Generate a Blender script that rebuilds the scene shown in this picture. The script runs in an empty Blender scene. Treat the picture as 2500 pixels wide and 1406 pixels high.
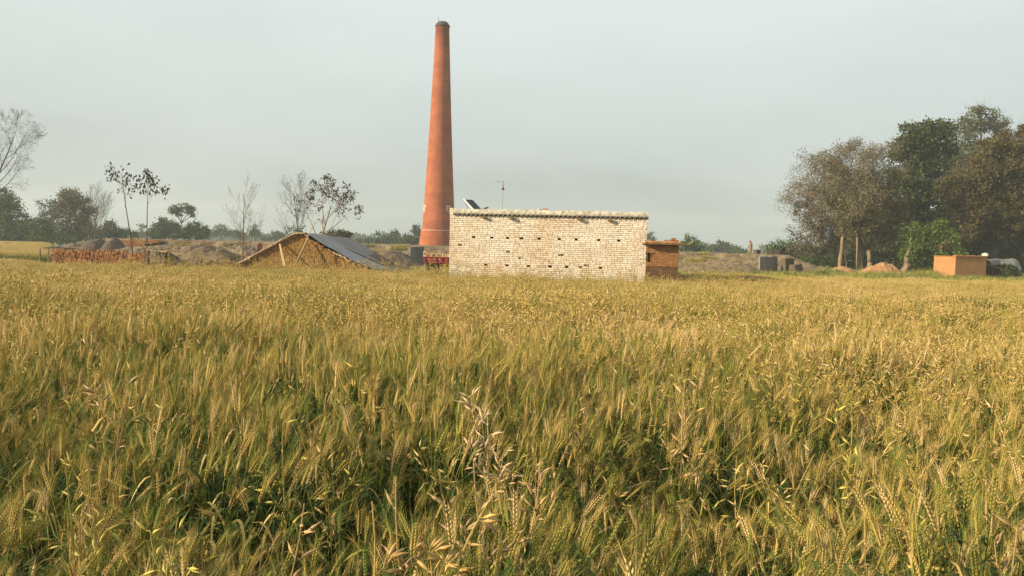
import bpy, math, random
import numpy as np
from mathutils import Vector, Matrix, noise

R = math.radians
rng = random.Random(7)
nr = np.random.default_rng(11)
SC = bpy.context.scene
COL = SC.collection

# ------------------------------------------------------------------ camera
CAM = Vector((0, 0, 1.65))
FPX = 1944.0                     # focal length in pixels of the 2500 px wide photograph
PITCH, ROLL = math.atan(103 / FPX), R(1.40)
RM = Matrix.Rotation(math.pi / 2 - PITCH, 3, 'X') @ Matrix.Rotation(ROLL, 3, 'Z')
cd = bpy.data.cameras.new('camera')
cd.sensor_width = 36
cd.lens = FPX * 36 / 2500
cd.clip_start, cd.clip_end = 0.05, 3000
cam = bpy.data.objects.new('camera', cd)
cam.matrix_world = Matrix.Translation(CAM) @ RM.to_4x4()
COL.objects.link(cam)
SC.camera = cam


def W(px, py, d):
    """the world point at forward distance d that the photograph shows at (px, py)"""
    v = RM @ Vector(((px - 1250) / FPX, -(py - 703) / FPX, -1))
    return CAM + v * (d / v.y)


# ------------------------------------------------------------------ light
SUN_AZ, SUN_EL = R(71), R(21)    # azimuth to the left of straight behind the camera
sdir = Vector((-math.sin(SUN_AZ) * math.cos(SUN_EL), -math.cos(SUN_AZ) * math.cos(SUN_EL), math.sin(SUN_EL)))
sl = bpy.data.lights.new('sun', 'SUN')
sl.energy, sl.angle, sl.color = 5.0, R(0.6), (1.0, 0.84, 0.60)
so = bpy.data.objects.new('sun', sl)
so.rotation_euler = sdir.to_track_quat('Z', 'Y').to_euler()
so.location = (-30, -15, 40)
COL.objects.link(so)

world = bpy.data.worlds.new('World')
SC.world = world
world.use_nodes = True
nt = world.node_tree
nt.nodes.clear()
N = nt.nodes.new
out = N('ShaderNodeOutputWorld')
bg = N('ShaderNodeBackground')
sky = N('ShaderNodeTexSky')
sky.sky_type = 'NISHITA'
sky.sun_disc = False
sky.sun_elevation = SUN_EL
sky.sun_rotation = math.atan2(sdir.x, sdir.y)
sky.dust_density = 4.0
sky.air_density = 1.2
tc = N('ShaderNodeTexCoord')
sep = N('ShaderNodeSeparateXYZ')
nt.links.new(tc.outputs['Generated'], sep.inputs[0])
ramp = N('ShaderNodeValToRGB')          # a high thin overcast: brighter above, duller towards the horizon
cr = ramp.color_ramp
cr.elements[0].position, cr.elements[0].color = 0.0, (0.175, 0.205, 0.205, 1)
cr.elements[1].position, cr.elements[1].color = 0.5, (0.480, 0.520, 0.510, 1)
e = cr.elements.new(0.12); e.color = (0.335, 0.366, 0.358, 1)
e = cr.elements.new(0.28); e.color = (0.445, 0.480, 0.466, 1)
noi = N('ShaderNodeTexNoise')
noi.inputs['Scale'].default_value = 2.2
noi.inputs['Detail'].default_value = 5
noi.inputs['Roughness'].default_value = 0.55
mp = N('ShaderNodeMapping')
mp.inputs['Scale'].default_value = (1, 1, 3.0)
nt.links.new(tc.outputs['Generated'], mp.inputs[0])
nt.links.new(mp.outputs[0], noi.inputs['Vector'])
nsc = N('ShaderNodeMath'); nsc.operation = 'MULTIPLY_ADD'
nsc.inputs[1].default_value, nsc.inputs[2].default_value = 0.20, -0.10
nt.links.new(noi.outputs['Fac'], nsc.inputs[0])
nad = N('ShaderNodeMath'); nad.operation = 'ADD'
nt.links.new(nsc.outputs[0], nad.inputs[0])
nt.links.new(sep.outputs['Z'], nad.inputs[1])
nt.links.new(nad.outputs[0], ramp.inputs[0])
veil = N('ShaderNodeVectorMath'); veil.operation = 'SCALE'
veil.inputs['Scale'].default_value = 11.6
nt.links.new(ramp.outputs[0], veil.inputs[0])
mix = N('ShaderNodeMix'); mix.data_type = 'RGBA'
mix.inputs[0].default_value = 0.88
nt.links.new(sky.outputs[0], mix.inputs[6])
nt.links.new(veil.outputs[0], mix.inputs[7])
nt.links.new(mix.outputs[2], bg.inputs['Color'])
bg.inputs['Strength'].default_value = 0.08
nt.links.new(bg.outputs[0], out.inputs[0])

vs = SC.view_settings
vs.view_transform = 'Standard'
vs.look = 'None'
vs.exposure = 0.95
vs.gamma = 1.0
vs.use_curve_mapping = False
SC.cycles.max_bounces = 6
SC.cycles.diffuse_bounces = 3
SC.cycles.transmission_bounces = 4
SC.cycles.transparent_max_bounces = 4
SC.cycles.volume_bounces = 1
SC.cycles.use_denoising = True
SC.cycles.denoising_input_passes = 'RGB_ALBEDO_NORMAL'


# ------------------------------------------------------------------ helpers
def srgb(r, g, b):
    f = lambda c: (c / 255 / 12.92) if c <= 10 else ((c / 255 + 0.055) / 1.055) ** 2.4
    return (f(r), f(g), f(b))


def gz(x, y):
    t = min(max((y - 4) / 26, 0), 1)
    return -0.5 * t * t * (3 - 2 * t)


def gz_np(x, y):
    t = np.clip((y - 4) / 26, 0, 1)
    return -0.5 * t * t * (3 - 2 * t)


def tag(o, label=None, cat=None, group=None, kind=None):
    for k, v in (('label', label), ('category', cat), ('group', group), ('kind', kind)):
        if v: o[k] = v
    return o


def empty(name, loc, rz=0.0, **kw):
    o = bpy.data.objects.new(name, None)
    o.location = loc
    o.rotation_euler = (0, 0, rz)
    o.empty_display_size = 0.2
    COL.objects.link(o)
    return tag(o, **kw)


def mesh_np(name, V, Fs, attrs=None, smooth=False):
    """mesh from numpy: V (n,3); Fs a list of (m,k) index arrays"""
    me = bpy.data.meshes.new(name)
    V = np.asarray(V, dtype=np.float32)
    Fs = [np.asarray(f, dtype=np.int32) for f in Fs if len(f)]
    me.vertices.add(len(V))
    me.vertices.foreach_set('co', V.ravel())
    nl = sum(f.size for f in Fs)
    npoly = sum(len(f) for f in Fs)
    me.loops.add(nl)
    me.polygons.add(npoly)
    me.loops.foreach_set('vertex_index', np.concatenate([f.ravel() for f in Fs]))
    st, tot, c = [], [], 0
    for f in Fs:
        st.append(c + np.arange(len(f)) * f.shape[1])
        tot.append(np.full(len(f), f.shape[1]))
        c += f.size
    me.polygons.foreach_set('loop_start', np.concatenate(st).astype(np.int32))
    me.polygons.foreach_set('loop_total', np.concatenate(tot).astype(np.int32))
    if smooth:
        me.polygons.foreach_set('use_smooth', np.ones(npoly, dtype=bool))
    me.update(calc_edges=True)
    if not smooth: me.shade_flat()
    for k, a in (attrs or {}).items():
        at = me.attributes.new(k, 'FLOAT', 'POINT')
        at.data.foreach_set('value', np.asarray(a, dtype=np.float32))
    return me


def link(name, me, mat, parent=None, loc=(0, 0, 0), **kw):
    o = bpy.data.objects.new(name, me)
    if mat is not None and not me.materials:
        me.materials.append(mat)
    o.location = loc
    if parent is not None: o.parent = parent
    COL.objects.link(o)
    return tag(o, **kw)


class MB:
    """collects simple shapes; build() links them as one mesh object"""
    def __init__(s): s.V, s.F, s.A = [], [], []

    def add(s, vs, fs, a=None):
        n = len(s.V)
        s.V += [tuple(v) for v in vs]
        s.F += [[i + n for i in f] for f in fs]
        s.A += [rng.random() if a is None else a] * len(vs)

    def box(s, c, size, rz=0.0, rx=0.0, ry=0.0, a=None, taper=1.0, jit=0.0):
        M = Matrix.Translation(c) @ Matrix.Rotation(rz, 4, 'Z') @ Matrix.Rotation(ry, 4, 'Y') @ Matrix.Rotation(rx, 4, 'X')
        vs = []
        for z in (-.5, .5):
            t = taper if z > 0 else 1
            for x, y in ((-.5, -.5), (.5, -.5), (.5, .5), (-.5, .5)):
                v = Vector((x * size[0] * t, y * size[1] * t, z * size[2]))
                if jit: v += Vector([rng.uniform(-jit, jit) for _ in range(3)])
                vs.append(M @ v)
        s.add(vs, [(3, 2, 1, 0), (4, 5, 6, 7), (0, 1, 5, 4), (1, 2, 6, 5), (2, 3, 7, 6), (3, 0, 4, 7)], a)

    def tube(s, pts, rad, n=6, a=None, cap=True, flat=1.0):
        pts = [Vector(p) for p in pts]
        if not hasattr(rad, '__len__'): rad = [rad] * len(pts)
        vs, fs = [], []
        up = Vector((0.31, 0.17, 0.93))
        for i, p in enumerate(pts):
            t = (pts[min(i + 1, len(pts) - 1)] - pts[max(i - 1, 0)])
            if t.length < 1e-9: t = Vector((0, 0, 1))
            t.normalize()
            u = up if abs(t.dot(up)) < 0.95 else Vector((1, 0, 0))
            x = t.cross(u).normalized()
            y = t.cross(x)
            for k in range(n):
                q = 2 * math.pi * k / n
                vs.append(p + x * math.cos(q) * rad[i] + y * math.sin(q) * rad[i] * flat)
        for i in range(len(pts) - 1):
            for k in range(n):
                k2 = (k + 1) % n
                fs.append((i * n + k, i * n + k2, (i + 1) * n + k2, (i + 1) * n + k))
        if cap:
            fs.append(tuple(range(n - 1, -1, -1)))
            m = (len(pts) - 1) * n
            fs.append(tuple(range(m, m + n)))
        s.add(vs, fs, a)

    def lathe(s, c, prof, n=24, a=None, capt=True):
        vs, fs = [], []
        for r, z in prof:
            for k in range(n):
                q = 2 * math.pi * k / n
                vs.append((c[0] + r * math.cos(q), c[1] + r * math.sin(q), c[2] + z))
        for i in range(len(prof) - 1):
            for k in range(n):
                k2 = (k + 1) % n
                fs.append((i * n + k, i * n + k2, (i + 1) * n + k2, (i + 1) * n + k))
        if capt:
            m = (len(prof) - 1) * n
            fs.append(tuple(range(m, m + n)))
        s.add(vs, fs, a)

    def grid(s, P, close=False, a=None):
        """P rows of points"""
        r, c = len(P), len(P[0])
        vs = [p for row in P for p in row]
        fs = []
        for i in range(r - 1):
            for j in range(c - 1 + (1 if close else 0)):
                j2 = (j + 1) % c
                fs.append((i * c + j, i * c + j2, (i + 1) * c + j2, (i + 1) * c + j))
        s.add(vs, fs, a)

    def build(s, name, mat, parent=None, origin=None, smooth=False, loc=(0, 0, 0), **kw):
        me = bpy.data.meshes.new(name)
        V = s.V
        if origin is not None:
            o = Vector(origin)
            V = [Vector(v) - o for v in V]
            if parent is None: loc = o
        me.from_pydata([tuple(v) for v in V], [], s.F)
        at = me.attributes.new('rnd', 'FLOAT', 'POINT')
        at.data.foreach_set('value', s.A)
        if smooth:
            me.polygons.foreach_set('use_smooth', [True] * len(me.polygons))
        me.update()
        return link(name, me, mat, parent, loc, **kw)


def solid(o, th=0.01):
    m = o.modifiers.new('solid', 'SOLIDIFY')
    m.thickness = th
    m.offset = 0
    return o


# ------------------------------------------------------------------ materials
class Mat:
    def __init__(s, name, rough=0.9, spec=0.2):
        s.m = bpy.data.materials.new(name)
        s.m.use_nodes = True
        s.t = s.m.node_tree
        s.b = s.t.nodes['Principled BSDF']
        s.b.inputs['Roughness'].default_value = rough
        s.b.inputs['Specular IOR Level'].default_value = spec

    def n(s, t, **kw):
        nd = s.t.nodes.new(t)
        for k, v in kw.items(): setattr(nd, k, v)
        return nd

    def L(s, a, b): s.t.links.new(a, b)

    def math(s, op, a, b=None):
        nd = s.n('ShaderNodeMath', operation=op)
        for i, v in enumerate((a, b)):
            if v is None: continue
            if hasattr(v, 'links'): s.L(v, nd.inputs[i])
            else: nd.inputs[i].default_value = v
        return nd.outputs[0]

    def pos(s, obj=False):
        return s.n('ShaderNodeTexCoord').outputs['Object'] if obj else s.n('ShaderNodeNewGeometry').outputs['Position']

    def noise(s, vec, scale, detail=4, rough=0.55, stretch=None):
        if stretch:
            mp = s.n('ShaderNodeMapping')
            mp.inputs['Scale'].default_value = stretch
            s.L(vec, mp.inputs[0]); vec = mp.outputs[0]
        nd = s.n('ShaderNodeTexNoise')
        nd.inputs['Scale'].default_value = scale
        nd.inputs['Detail'].default_value = detail
        nd.inputs['Roughness'].default_value = rough
        s.L(vec, nd.inputs['Vector'])
        return nd.outputs['Fac']

    def ramp(s, fac, stops):
        nd = s.n('ShaderNodeValToRGB')
        cr = nd.color_ramp
        while len(cr.elements) < len(stops): cr.elements.new(0.5)
        for el, (p, c) in zip(cr.elements, stops):
            el.position, el.color = p, (*c, 1)
        s.L(fac, nd.inputs[0])
        return nd.outputs[0]

    def mix(s, fac, a, b, blend='MIX'):
        nd = s.n('ShaderNodeMix', data_type='RGBA', blend_type=blend)
        for i, v in ((0, fac), (6, a), (7, b)):
            if hasattr(v, 'links'): s.L(v, nd.inputs[i])
            elif i == 0: nd.inputs[0].default_value = v
            else: nd.inputs[i].default_value = (*v, 1)
        return nd.outputs[2]

    def rnd(s):
        a = s.n('ShaderNodeAttribute', attribute_name='rnd').outputs['Fac']
        o = s.n('ShaderNodeObjectInfo').outputs['Random']
        return s.math('FRACT', s.math('ADD', a, o))

    def bump(s, h, strength=0.3, dist=0.02):
        nd = s.n('ShaderNodeBump')
        nd.inputs['Strength'].default_value = strength
        nd.inputs['Distance'].default_value = dist
        s.L(h, nd.inputs['Height'])
        s.L(nd.outputs[0], s.b.inputs['Normal'])

    def col(s, c):
        if hasattr(c, 'links'): s.L(c, s.b.inputs['Base Color'])
        else: s.b.inputs['Base Color'].default_value = (*c, 1)
        return s


def simple(name, c, c2=None, scale=3.0, rough=0.85, spec=0.2, bump=0.0, bscale=30, rand=0.0, detail=5, bdist=0.02, stretch=None):
    m = Mat(name, rough, spec)
    c2 = c2 or tuple(x * 0.6 for x in c)
    p = m.pos()
    f = m.noise(p, scale, detail, stretch=stretch)
    col = m.ramp(f, [(0.32, c2), (0.68, c)])
    if rand:
        r = m.rnd()
        v = m.math('MULTIPLY_ADD', r, rand)
        v.node.inputs[2].default_value = 1 - rand / 2
        vm = m.n('ShaderNodeVectorMath', operation='SCALE')
        m.L(col, vm.inputs[0]); m.L(v, vm.inputs['Scale'])
        col = vm.outputs[0]
    m.col(col)
    if bump: m.bump(m.noise(p, bscale, 4), bump, bdist)
    return m.m


def leafy(name, stops, trans=0.25, nscale=0.5, namt=0.5):
    """leaves: colour from the leaf's own random value and a slow noise, some light passes through"""
    m = Mat(name, 0.75, 0.15)
    f = m.math('ADD', m.math('MULTIPLY', m.rnd(), 1 - namt), m.math('MULTIPLY', m.noise(m.pos(), nscale, 3), namt))
    c = m.ramp(f, stops)
    m.col(c)
    tr = m.n('ShaderNodeBsdfTranslucent')
    m.L(c, tr.inputs[0])
    ms = m.n('ShaderNodeMixShader')
    ms.inputs[0].default_value = trans
    m.L(m.b.outputs[0], ms.inputs[1]); m.L(tr.outputs[0], ms.inputs[2])
    m.L(ms.outputs[0], m.t.nodes['Material Output'].inputs['Surface'])
    return m.m


def crop_mat():
    m = Mat('wheat', 0.6, 0.25)
    p = m.pos()
    rip = m.n('ShaderNodeAttribute', attribute_name='rip').outputs['Fac']
    n1 = m.noise(p, 0.16, 3, 0.6)
    n2 = m.noise(p, 1.1, 3, 0.6)
    a = m.math('MULTIPLY_ADD', n1, 0.75); a.node.inputs[2].default_value = -0.375
    b = m.math('MULTIPLY_ADD', n2, 0.75); b.node.inputs[2].default_value = -0.375
    v = m.math('ADD', rip, m.math('ADD', a, b))
    c = m.ramp(v, [(0.0, (0.020, 0.038, 0.008)), (0.25, (0.092, 0.145, 0.026)), (0.45, (0.262, 0.252, 0.048)),
                   (0.65, (0.46, 0.345, 0.092)), (0.85, (0.53, 0.375, 0.130)), (1.0, (0.66, 0.49, 0.23))])
    m.col(c)
    tr = m.n('ShaderNodeBsdfTranslucent')
    m.L(c, tr.inputs[0])
    ms = m.n('ShaderNodeMixShader')
    ms.inputs[0].default_value = 0.3
    m.L(m.b.outputs[0], ms.inputs[1]); m.L(tr.outputs[0], ms.inputs[2])
    m.L(ms.outputs[0], m.t.nodes['Material Output'].inputs['Surface'])
    return m.m


def brick_mat(name, stops, scale=1.2, namt=0.4, bump=0.25, rough=0.9, stain=None):
    m = Mat(name, rough, 0.15)
    p = m.pos()
    f = m.math('ADD', m.math('MULTIPLY', m.rnd(), 1 - namt), m.math('MULTIPLY', m.noise(p, scale, 4), namt))
    c = m.ramp(f, stops)
    c = m.mix(0.35, c, m.ramp(m.noise(p, 22, 5, 0.7), [(0.3, (0.35, 0.3, 0.25)), (0.7, (1, 1, 1))]), 'MULTIPLY')
    if stain: c = m.mix(1.0, c, m.ramp(m.noise(p, .55, 6, .65), [(0.36, stain), (0.58, (1, 1, 1))]), 'MULTIPLY')
    m.col(c)
    m.bump(m.noise(p, 45, 4), bump, 0.01)
    return m.m


M = {}
M['ground'] = simple('ground', (0.20, 0.155, 0.085), (0.085, 0.085, 0.035), 0.35, 0.95, bump=0.6, bscale=6, bdist=0.05)
M['crop'] = crop_mat()
M['white_brick'] = brick_mat('whitewashed_brick', [(0.0, (0.40, 0.27, 0.16)), (0.15, (0.55, 0.43, 0.30)), (0.32, (0.68, 0.595, 0.475)),
                                                   (0.55, (0.76, 0.69, 0.575)), (1.0, (0.81, 0.755, 0.655))], 1.6, 0.45, bump=.12, stain=(.86, .75, .62))
M['mortar'] = simple('mud_mortar', (0.15, 0.095, 0.045), (0.07, 0.046, 0.022), 9, bump=0.5, bscale=40)
M['mud_plaster'] = simple('whitewashed_mud', (0.56, 0.52, 0.42), (0.25, 0.22, 0.16), 5.5, bump=0.6, bscale=14, bdist=0.015, detail=8)
M['sheet'] = simple('asbestos_sheet', (0.42, 0.38, 0.32), (0.22, 0.19, 0.16), 8, rough=0.8)
M['log'] = simple('old_wood', (0.23, 0.15, 0.085), (0.11, 0.07, 0.04), 12, bump=0.4, stretch=(1, 1, 0.2))
M['pale_wood'] = simple('pale_wood', (0.50, 0.37, 0.20), (0.32, 0.22, 0.11), 10, bump=0.3, stretch=(1, 1, 0.2))
M['raw_brick'] = brick_mat('raw_brick', [(0.0, (0.20, 0.105, 0.032)), (0.3, (0.30, 0.17, 0.052)), (0.7, (0.36, 0.21, 0.065)), (1, (0.42, 0.26, 0.09))], 0.9, 0.5)
M['raw_core'] = simple('raw_brick_joint', (0.12, 0.065, 0.022), (0.05, 0.028, 0.012), 7)
M['red_brick'] = brick_mat('fired_brick', [(0.0, (0.16, 0.070, 0.03)), (0.35, (0.28, 0.125, 0.052)), (0.75, (0.35, 0.165, 0.066)), (1, (0.42, 0.25, 0.125))], 1.5, 0.3)
M['dull_brick'] = brick_mat('dusty_brick', [(0.0, (0.10, 0.062, 0.036)), (0.4, (0.20, 0.12, 0.065)), (0.8, (0.27, 0.165, 0.09)), (1, (0.32, 0.21, 0.13))], 1.5, 0.3)
M['hut_brick'] = brick_mat('mud_hut_brick', [(0.0, (0.22, 0.105, 0.04)), (0.35, (0.34, 0.165, 0.062)), (0.7, (0.39, 0.20, 0.078)), (1, (0.43, 0.24, 0.10))], 2.0, 0.5)
M['dark_brick'] = brick_mat('dark_brown_brick', [(0.0, (0.09, 0.05, 0.026)), (0.6, (0.16, 0.088, 0.042)), (1, (0.22, 0.125, 0.06))], 2.0, 0.5)
M['bank'] = simple('kiln_earth', (0.37, 0.26, 0.175), (0.17, 0.115, 0.075), 0.55, 0.95, bump=1.0, bscale=2.6, bdist=0.25, detail=9)
M['ash'] = simple('ash_and_shade', (0.115, 0.088, 0.062), (0.06, 0.045, 0.032), 1.3, 0.95, bump=0.5, bscale=6)  # ash colour; its dark tone also serves as painted shade on the twin mounds
M['grey_slab'] = simple('grey_render', (0.20, 0.18, 0.145), (0.11, 0.10, 0.082), 1.1, 0.95, bump=0.3, bscale=8, stretch=(1, 1, 0.4))
M['pale_edge'] = simple('pale_mud', (0.50, 0.38, 0.25), (0.30, 0.21, 0.13), 3, bump=0.7, bscale=14, bdist=0.03)
M['tarp'] = simple('grey_tarpaulin', (0.185, 0.185, 0.18), (0.105, 0.105, 0.105), 0.8, 0.55, 0.4, bump=0.35, bscale=2.2, bdist=0.06)
M['tarp2'] = simple('brown_grey_tarpaulin', (0.135, 0.115, 0.10), (0.085, 0.072, 0.062), 0.7, 0.6, 0.35, bump=0.35, bscale=2.0, bdist=0.06)
M['tarp3'] = simple('pale_grey_tarpaulin', (0.135, 0.132, 0.118), (0.075, 0.075, 0.068), 1.2, 0.55, 0.4, bump=0.35, bscale=4, bdist=0.05)
M['blue_tarp'] = simple('blue_plastic', (0.16, 0.19, 0.22), (0.09, 0.11, 0.13), 2, 0.5, 0.4)
M['soil_pile'] = simple('dug_soil', (0.36, 0.20, 0.085), (0.20, 0.11, 0.05), 1.6, 0.95, bump=1.0, bscale=5, bdist=0.15, detail=9)
M['black'] = simple('black_rubber', (0.025, 0.023, 0.022), None, 6, 0.8)
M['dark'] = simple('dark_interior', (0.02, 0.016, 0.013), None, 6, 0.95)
M['tyre'] = simple('dusty_tyre', (0.20, 0.165, 0.115), (0.09, 0.075, 0.06), 5, 0.9, bump=0.5, bscale=25)
M['red_paint'] = simple('faded_red_paint', (0.30, 0.035, 0.035), (0.19, 0.022, 0.02), 4, 0.55, 0.4)
M['yellow_paint'] = simple('faded_yellow_paint', (0.62, 0.46, 0.20), (0.50, 0.35, 0.14), 5, 0.6, 0.3)
M['white_paint'] = simple('white_paint', (0.72, 0.66, 0.56), (0.55, 0.5, 0.42), 5, 0.6)
M['pink_paint'] = simple('pale_pink_paint', (0.62, 0.38, 0.30), None, 5, 0.6)
M['letter'] = simple('black_lettering', (0.03, 0.03, 0.03), None, 5, 0.7)
M['panel_frame'] = simple('white_frame', (0.78, 0.76, 0.70), (0.7, 0.68, 0.62), 5, 0.4, 0.5)
M['cell'] = simple('solar_cell', (0.02, 0.034, 0.034), (0.014, 0.024, 0.025), 5, 0.5, 0.2)
M['cloth_red'] = simple('faded_red_cloth', (0.17, 0.03, 0.035), None, 6)
M['bark'] = simple('bark', (0.23, 0.165, 0.10), (0.11, 0.078, 0.05), 3, 0.95, bump=0.8, bscale=8, bdist=0.05, stretch=(1, 1, 0.25))
M['pale_bark'] = simple('pale_bark', (0.25, 0.185, 0.11), (0.12, 0.086, 0.052), 2.5, 0.95, bump=0.8, bscale=8, bdist=0.05, stretch=(1, 1, 0.25))
M['dark_bark'] = simple('dark_bark', (0.075, 0.06, 0.047), (0.04, 0.033, 0.026), 3, 0.95)
M['twig'] = simple('bare_twigs', (0.105, 0.086, 0.058), (0.058, 0.048, 0.034), 2, 0.95)


def green(name, k, warm=0.0, trans=0.22):
    a, b, c = k
    return leafy(name, [(0.1, tuple(x * 0.45 for x in k)), (0.5, k), (0.9, (a * 1.7 + warm, b * 1.55 + warm * .5, c * 1.3))], trans)


M['leaf_dark'] = green('dark_green_leaves', (0.042, 0.060, 0.018), 0.02)
M['leaf_mid'] = green('mid_green_leaves', (0.044, 0.080, 0.014), 0.01)
M['leaf_bright'] = green('bright_green_leaves', (0.085, 0.130, 0.022), 0.0, 0.35)
M['leaf_sage'] = green('grey_green_leaves', (0.082, 0.098, 0.048), 0.01)
M['leaf_olive'] = green('olive_brown_leaves', (0.080, 0.068, 0.024), 0.02)
M['leaf_brown'] = green('brown_leaves', (0.104, 0.090, 0.038), 0.02)
M['leaf_grey'] = green('grey_brown_leaves', (0.125, 0.112, 0.068), 0.01)
M['leaf_purple'] = leafy('dark_drooping_leaves', [(0.0, (0.028, 0.026, 0.018)), (0.5, (0.05, 0.045, 0.028)), (0.8, (0.085, 0.05, 0.035)), (1, (0.06, 0.075, 0.03))], 0.15)
M['leaf_far'] = green('far_leaves', (0.055, 0.075, 0.032), 0.0)

# ------------------------------------------------------------------ haze
hz = MB()
hz.box((0, 250, 19.5), (1500, 1500, 43.0))
hazem = bpy.data.materials.new('haze_air')
hazem.use_nodes = True
hazem.node_tree.nodes.clear()
ho = hazem.node_tree.nodes.new('ShaderNodeOutputMaterial')
hv = hazem.node_tree.nodes.new('ShaderNodeVolumePrincipled')
hv.inputs['Color'].default_value = (0.84, 0.93, 0.95, 1)
hv.inputs['Density'].default_value = 0.00055
hv.inputs['Anisotropy'].default_value = 0.1
hazem.node_tree.links.new(hv.outputs[0], ho.inputs['Volume'])
HAZE = hz.build('haze', hazem, kind='stuff')

# ------------------------------------------------------------------ ground
xs = np.concatenate([np.linspace(-680, -60, 40), np.linspace(-55, 55, 111), np.linspace(60, 680, 40)])
ys = np.concatenate([np.linspace(-300, -12, 20), np.linspace(-10, 60, 141), np.linspace(64, 130, 34), np.linspace(140, 900, 60)])
X, Y = np.meshgrid(xs, ys)
Z = gz_np(X, Y) + 0.02 * np.sin(X * 1.7 + np.sin(Y * 0.9) * 2) * np.cos(Y * 1.3 + X * 0.4)
V = np.stack([X, Y, Z], -1).reshape(-1, 3)
nx, ny = len(xs), len(ys)
I = np.arange(nx * ny).reshape(ny, nx)
F = np.stack([I[:-1, :-1], I[:-1, 1:], I[1:, 1:], I[1:, :-1]], -1).reshape(-1, 4)
link('ground', mesh_np('ground', V, [F], smooth=True), M['ground'], kind='structure')

# ------------------------------------------------------------------ chimney
CH_D = 120
cb, ct = W(1069, 603, CH_D), W(1081.5, 55, CH_D)
chx = (cb.x + ct.x) / 2
H = ct.z + 0.5
print('chimney', cb, ct)
ch = empty('chimney', (chx, CH_D, -0.5), label='tall tapering red brick kiln chimney with a dark rim, behind the whitewashed building', cat='chimney')


def CR(z):                      # outer radius at height z above its foot
    t = z / (H - 0.5)
    r = 2.72 + (1.00 - 2.72) * t
    return r - 0.10 * math.sin(math.pi * t)


mb = MB()
prof = [(CR(4.2) + (H * 0 + .012 * math.sin(z * 3.1)) if 0 else CR(z), z) for z in np.linspace(4.15, H - 0.75, 70)]
mb.lathe((0, 0, 0), prof, 64, capt=False)
mm = Mat('chimney_plaster', 0.92, 0.12)
p = mm.pos()
c1 = mm.ramp(mm.noise(p, 0.55, 8, 0.62), [(0.3, (0.25, 0.078, 0.038)), (0.5, (0.32, 0.104, 0.050)), (0.72, (0.40, 0.142, 0.068))])
c2 = mm.ramp(mm.noise(p, 1.1, 5, 0.6, stretch=(0.15, 0.15, 1.0)), [(0.3, (0.74, 0.72, 0.7)), (0.65, (1, 1, 1))])
c3 = mm.ramp(mm.noise(p, 5.5, 5, 0.7), [(0.25, (0.72, 0.70, 0.68)), (0.55, (1, 1, 1))])
sepz = mm.n('ShaderNodeSeparateXYZ'); mm.L(p, sepz.inputs[0])
crs = mm.math('SINE', mm.math('MULTIPLY', sepz.outputs[2], 2 * math.pi / .34))      # faint courses showing through the wash
crs = mm.ramp(mm.math('MULTIPLY_ADD', crs, .5), [(0.0, (.84, .82, .80)), (.35, (1, 1, 1))])
soot = mm.ramp(mm.math('ADD', mm.math('MULTIPLY', sepz.outputs[2], 1 / 36), mm.math('MULTIPLY', mm.noise(p, .9, 5, .6, stretch=(1, 1, .25)), .18)), [(.93, (1, 1, 1)), (1.0, (.62, .58, .55))])
cch = mm.mix(0.8, mm.mix(0.9, c1, c2, 'MULTIPLY'), c3, 'MULTIPLY')
mm.col(mm.mix(1.0, mm.mix(.75, cch, crs, 'MULTIPLY'), soot, 'MULTIPLY'))
mm.bump(mm.noise(p, 5, 6, 0.7), 0.5, 0.12)
mb.build('shaft', mm.m, ch, smooth=True)
mb = MB()
mb.lathe((0, 0, 0), [(CR(0) + .35, 0), (CR(2) + .26, 2.2), (CR(4) + .14, 4.0), (CR(4.1) + .12, 4.1), (CR(4.15), 4.16)], 64, capt=False)
mb.build('plinth', mm.m, ch, smooth=True)
mb = MB()
mb.lathe((0, 0, 0), [(CR(4.1) + .125, 4.05), (CR(4.1) + .15, 4.07), (CR(4.1) + .15, 4.13), (CR(4.1) + .10, 4.15)], 64, capt=False)
mb.build('painted_band', M['pink_paint'], ch, smooth=True)
mb = MB()
zc = H - 0.75
mb.lathe((0, 0, 0), [(CR(zc) - .02, zc - .05), (CR(zc) + .10, zc), (CR(zc) + .10, zc + .14), (CR(zc) + .02, zc + .30), (CR(zc) - .12, zc + .52),
                     (CR(zc) - .30, zc + .72), (CR(zc) - .5, zc + .74), (CR(zc) - .5, zc - .3)], 48, capt=False)
mb.build('rim', simple('sooty_cement', (0.085, 0.075, 0.06), (0.04, 0.036, 0.03), 2, bump=0.5), ch, smooth=True)
mb = MB()
mb.tube([(-.55, -.3, zc + .3), (-.55, -.3, zc + 1.35)], .035, 5)
mb.build('lightning_rod', M['black'], ch)
# painted words, wrapped on the shaft: three short rows, seen twice round the shaft
def text_mesh(body, size, bold=0.0):
    cu = bpy.data.curves.new('t', 'FONT')
    cu.body, cu.size = body, size
    cu.resolution_u = 2
    cu.offset = bold
    o = bpy.data.objects.new('t', cu)
    COL.objects.link(o)
    dg = bpy.context.evaluated_depsgraph_get()
    me = bpy.data.meshes.new_from_object(o.evaluated_get(dg))
    bpy.data.objects.remove(o)
    vs = [v.co.copy() for v in me.vertices]
    fs = [list(p.vertices) for p in me.polygons]
    bpy.data.meshes.remove(me)
    return vs, fs


zt0 = W(1095, 507, CH_D).z + 0.5
for th0 in (R(33), R(-78)):      # angle to the right of the camera-facing line
    mb = MB()
    for k, row in enumerate(('M.M.S', 'B.Co', 'Tnds')):
        vs, fs = text_mesh(row, 0.42, .008)
        vv = []
        for v in vs:
            z = zt0 - 0.34 * k + v.y - .1
            r = CR(z) + 0.02
            th = th0 + v.x / r - R(90)
            vv.append((r * math.cos(th), r * math.sin(th), z))
        mb.add(vv, fs, 0.5)
    mb.build('lettering', M['white_paint'], ch)

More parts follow.
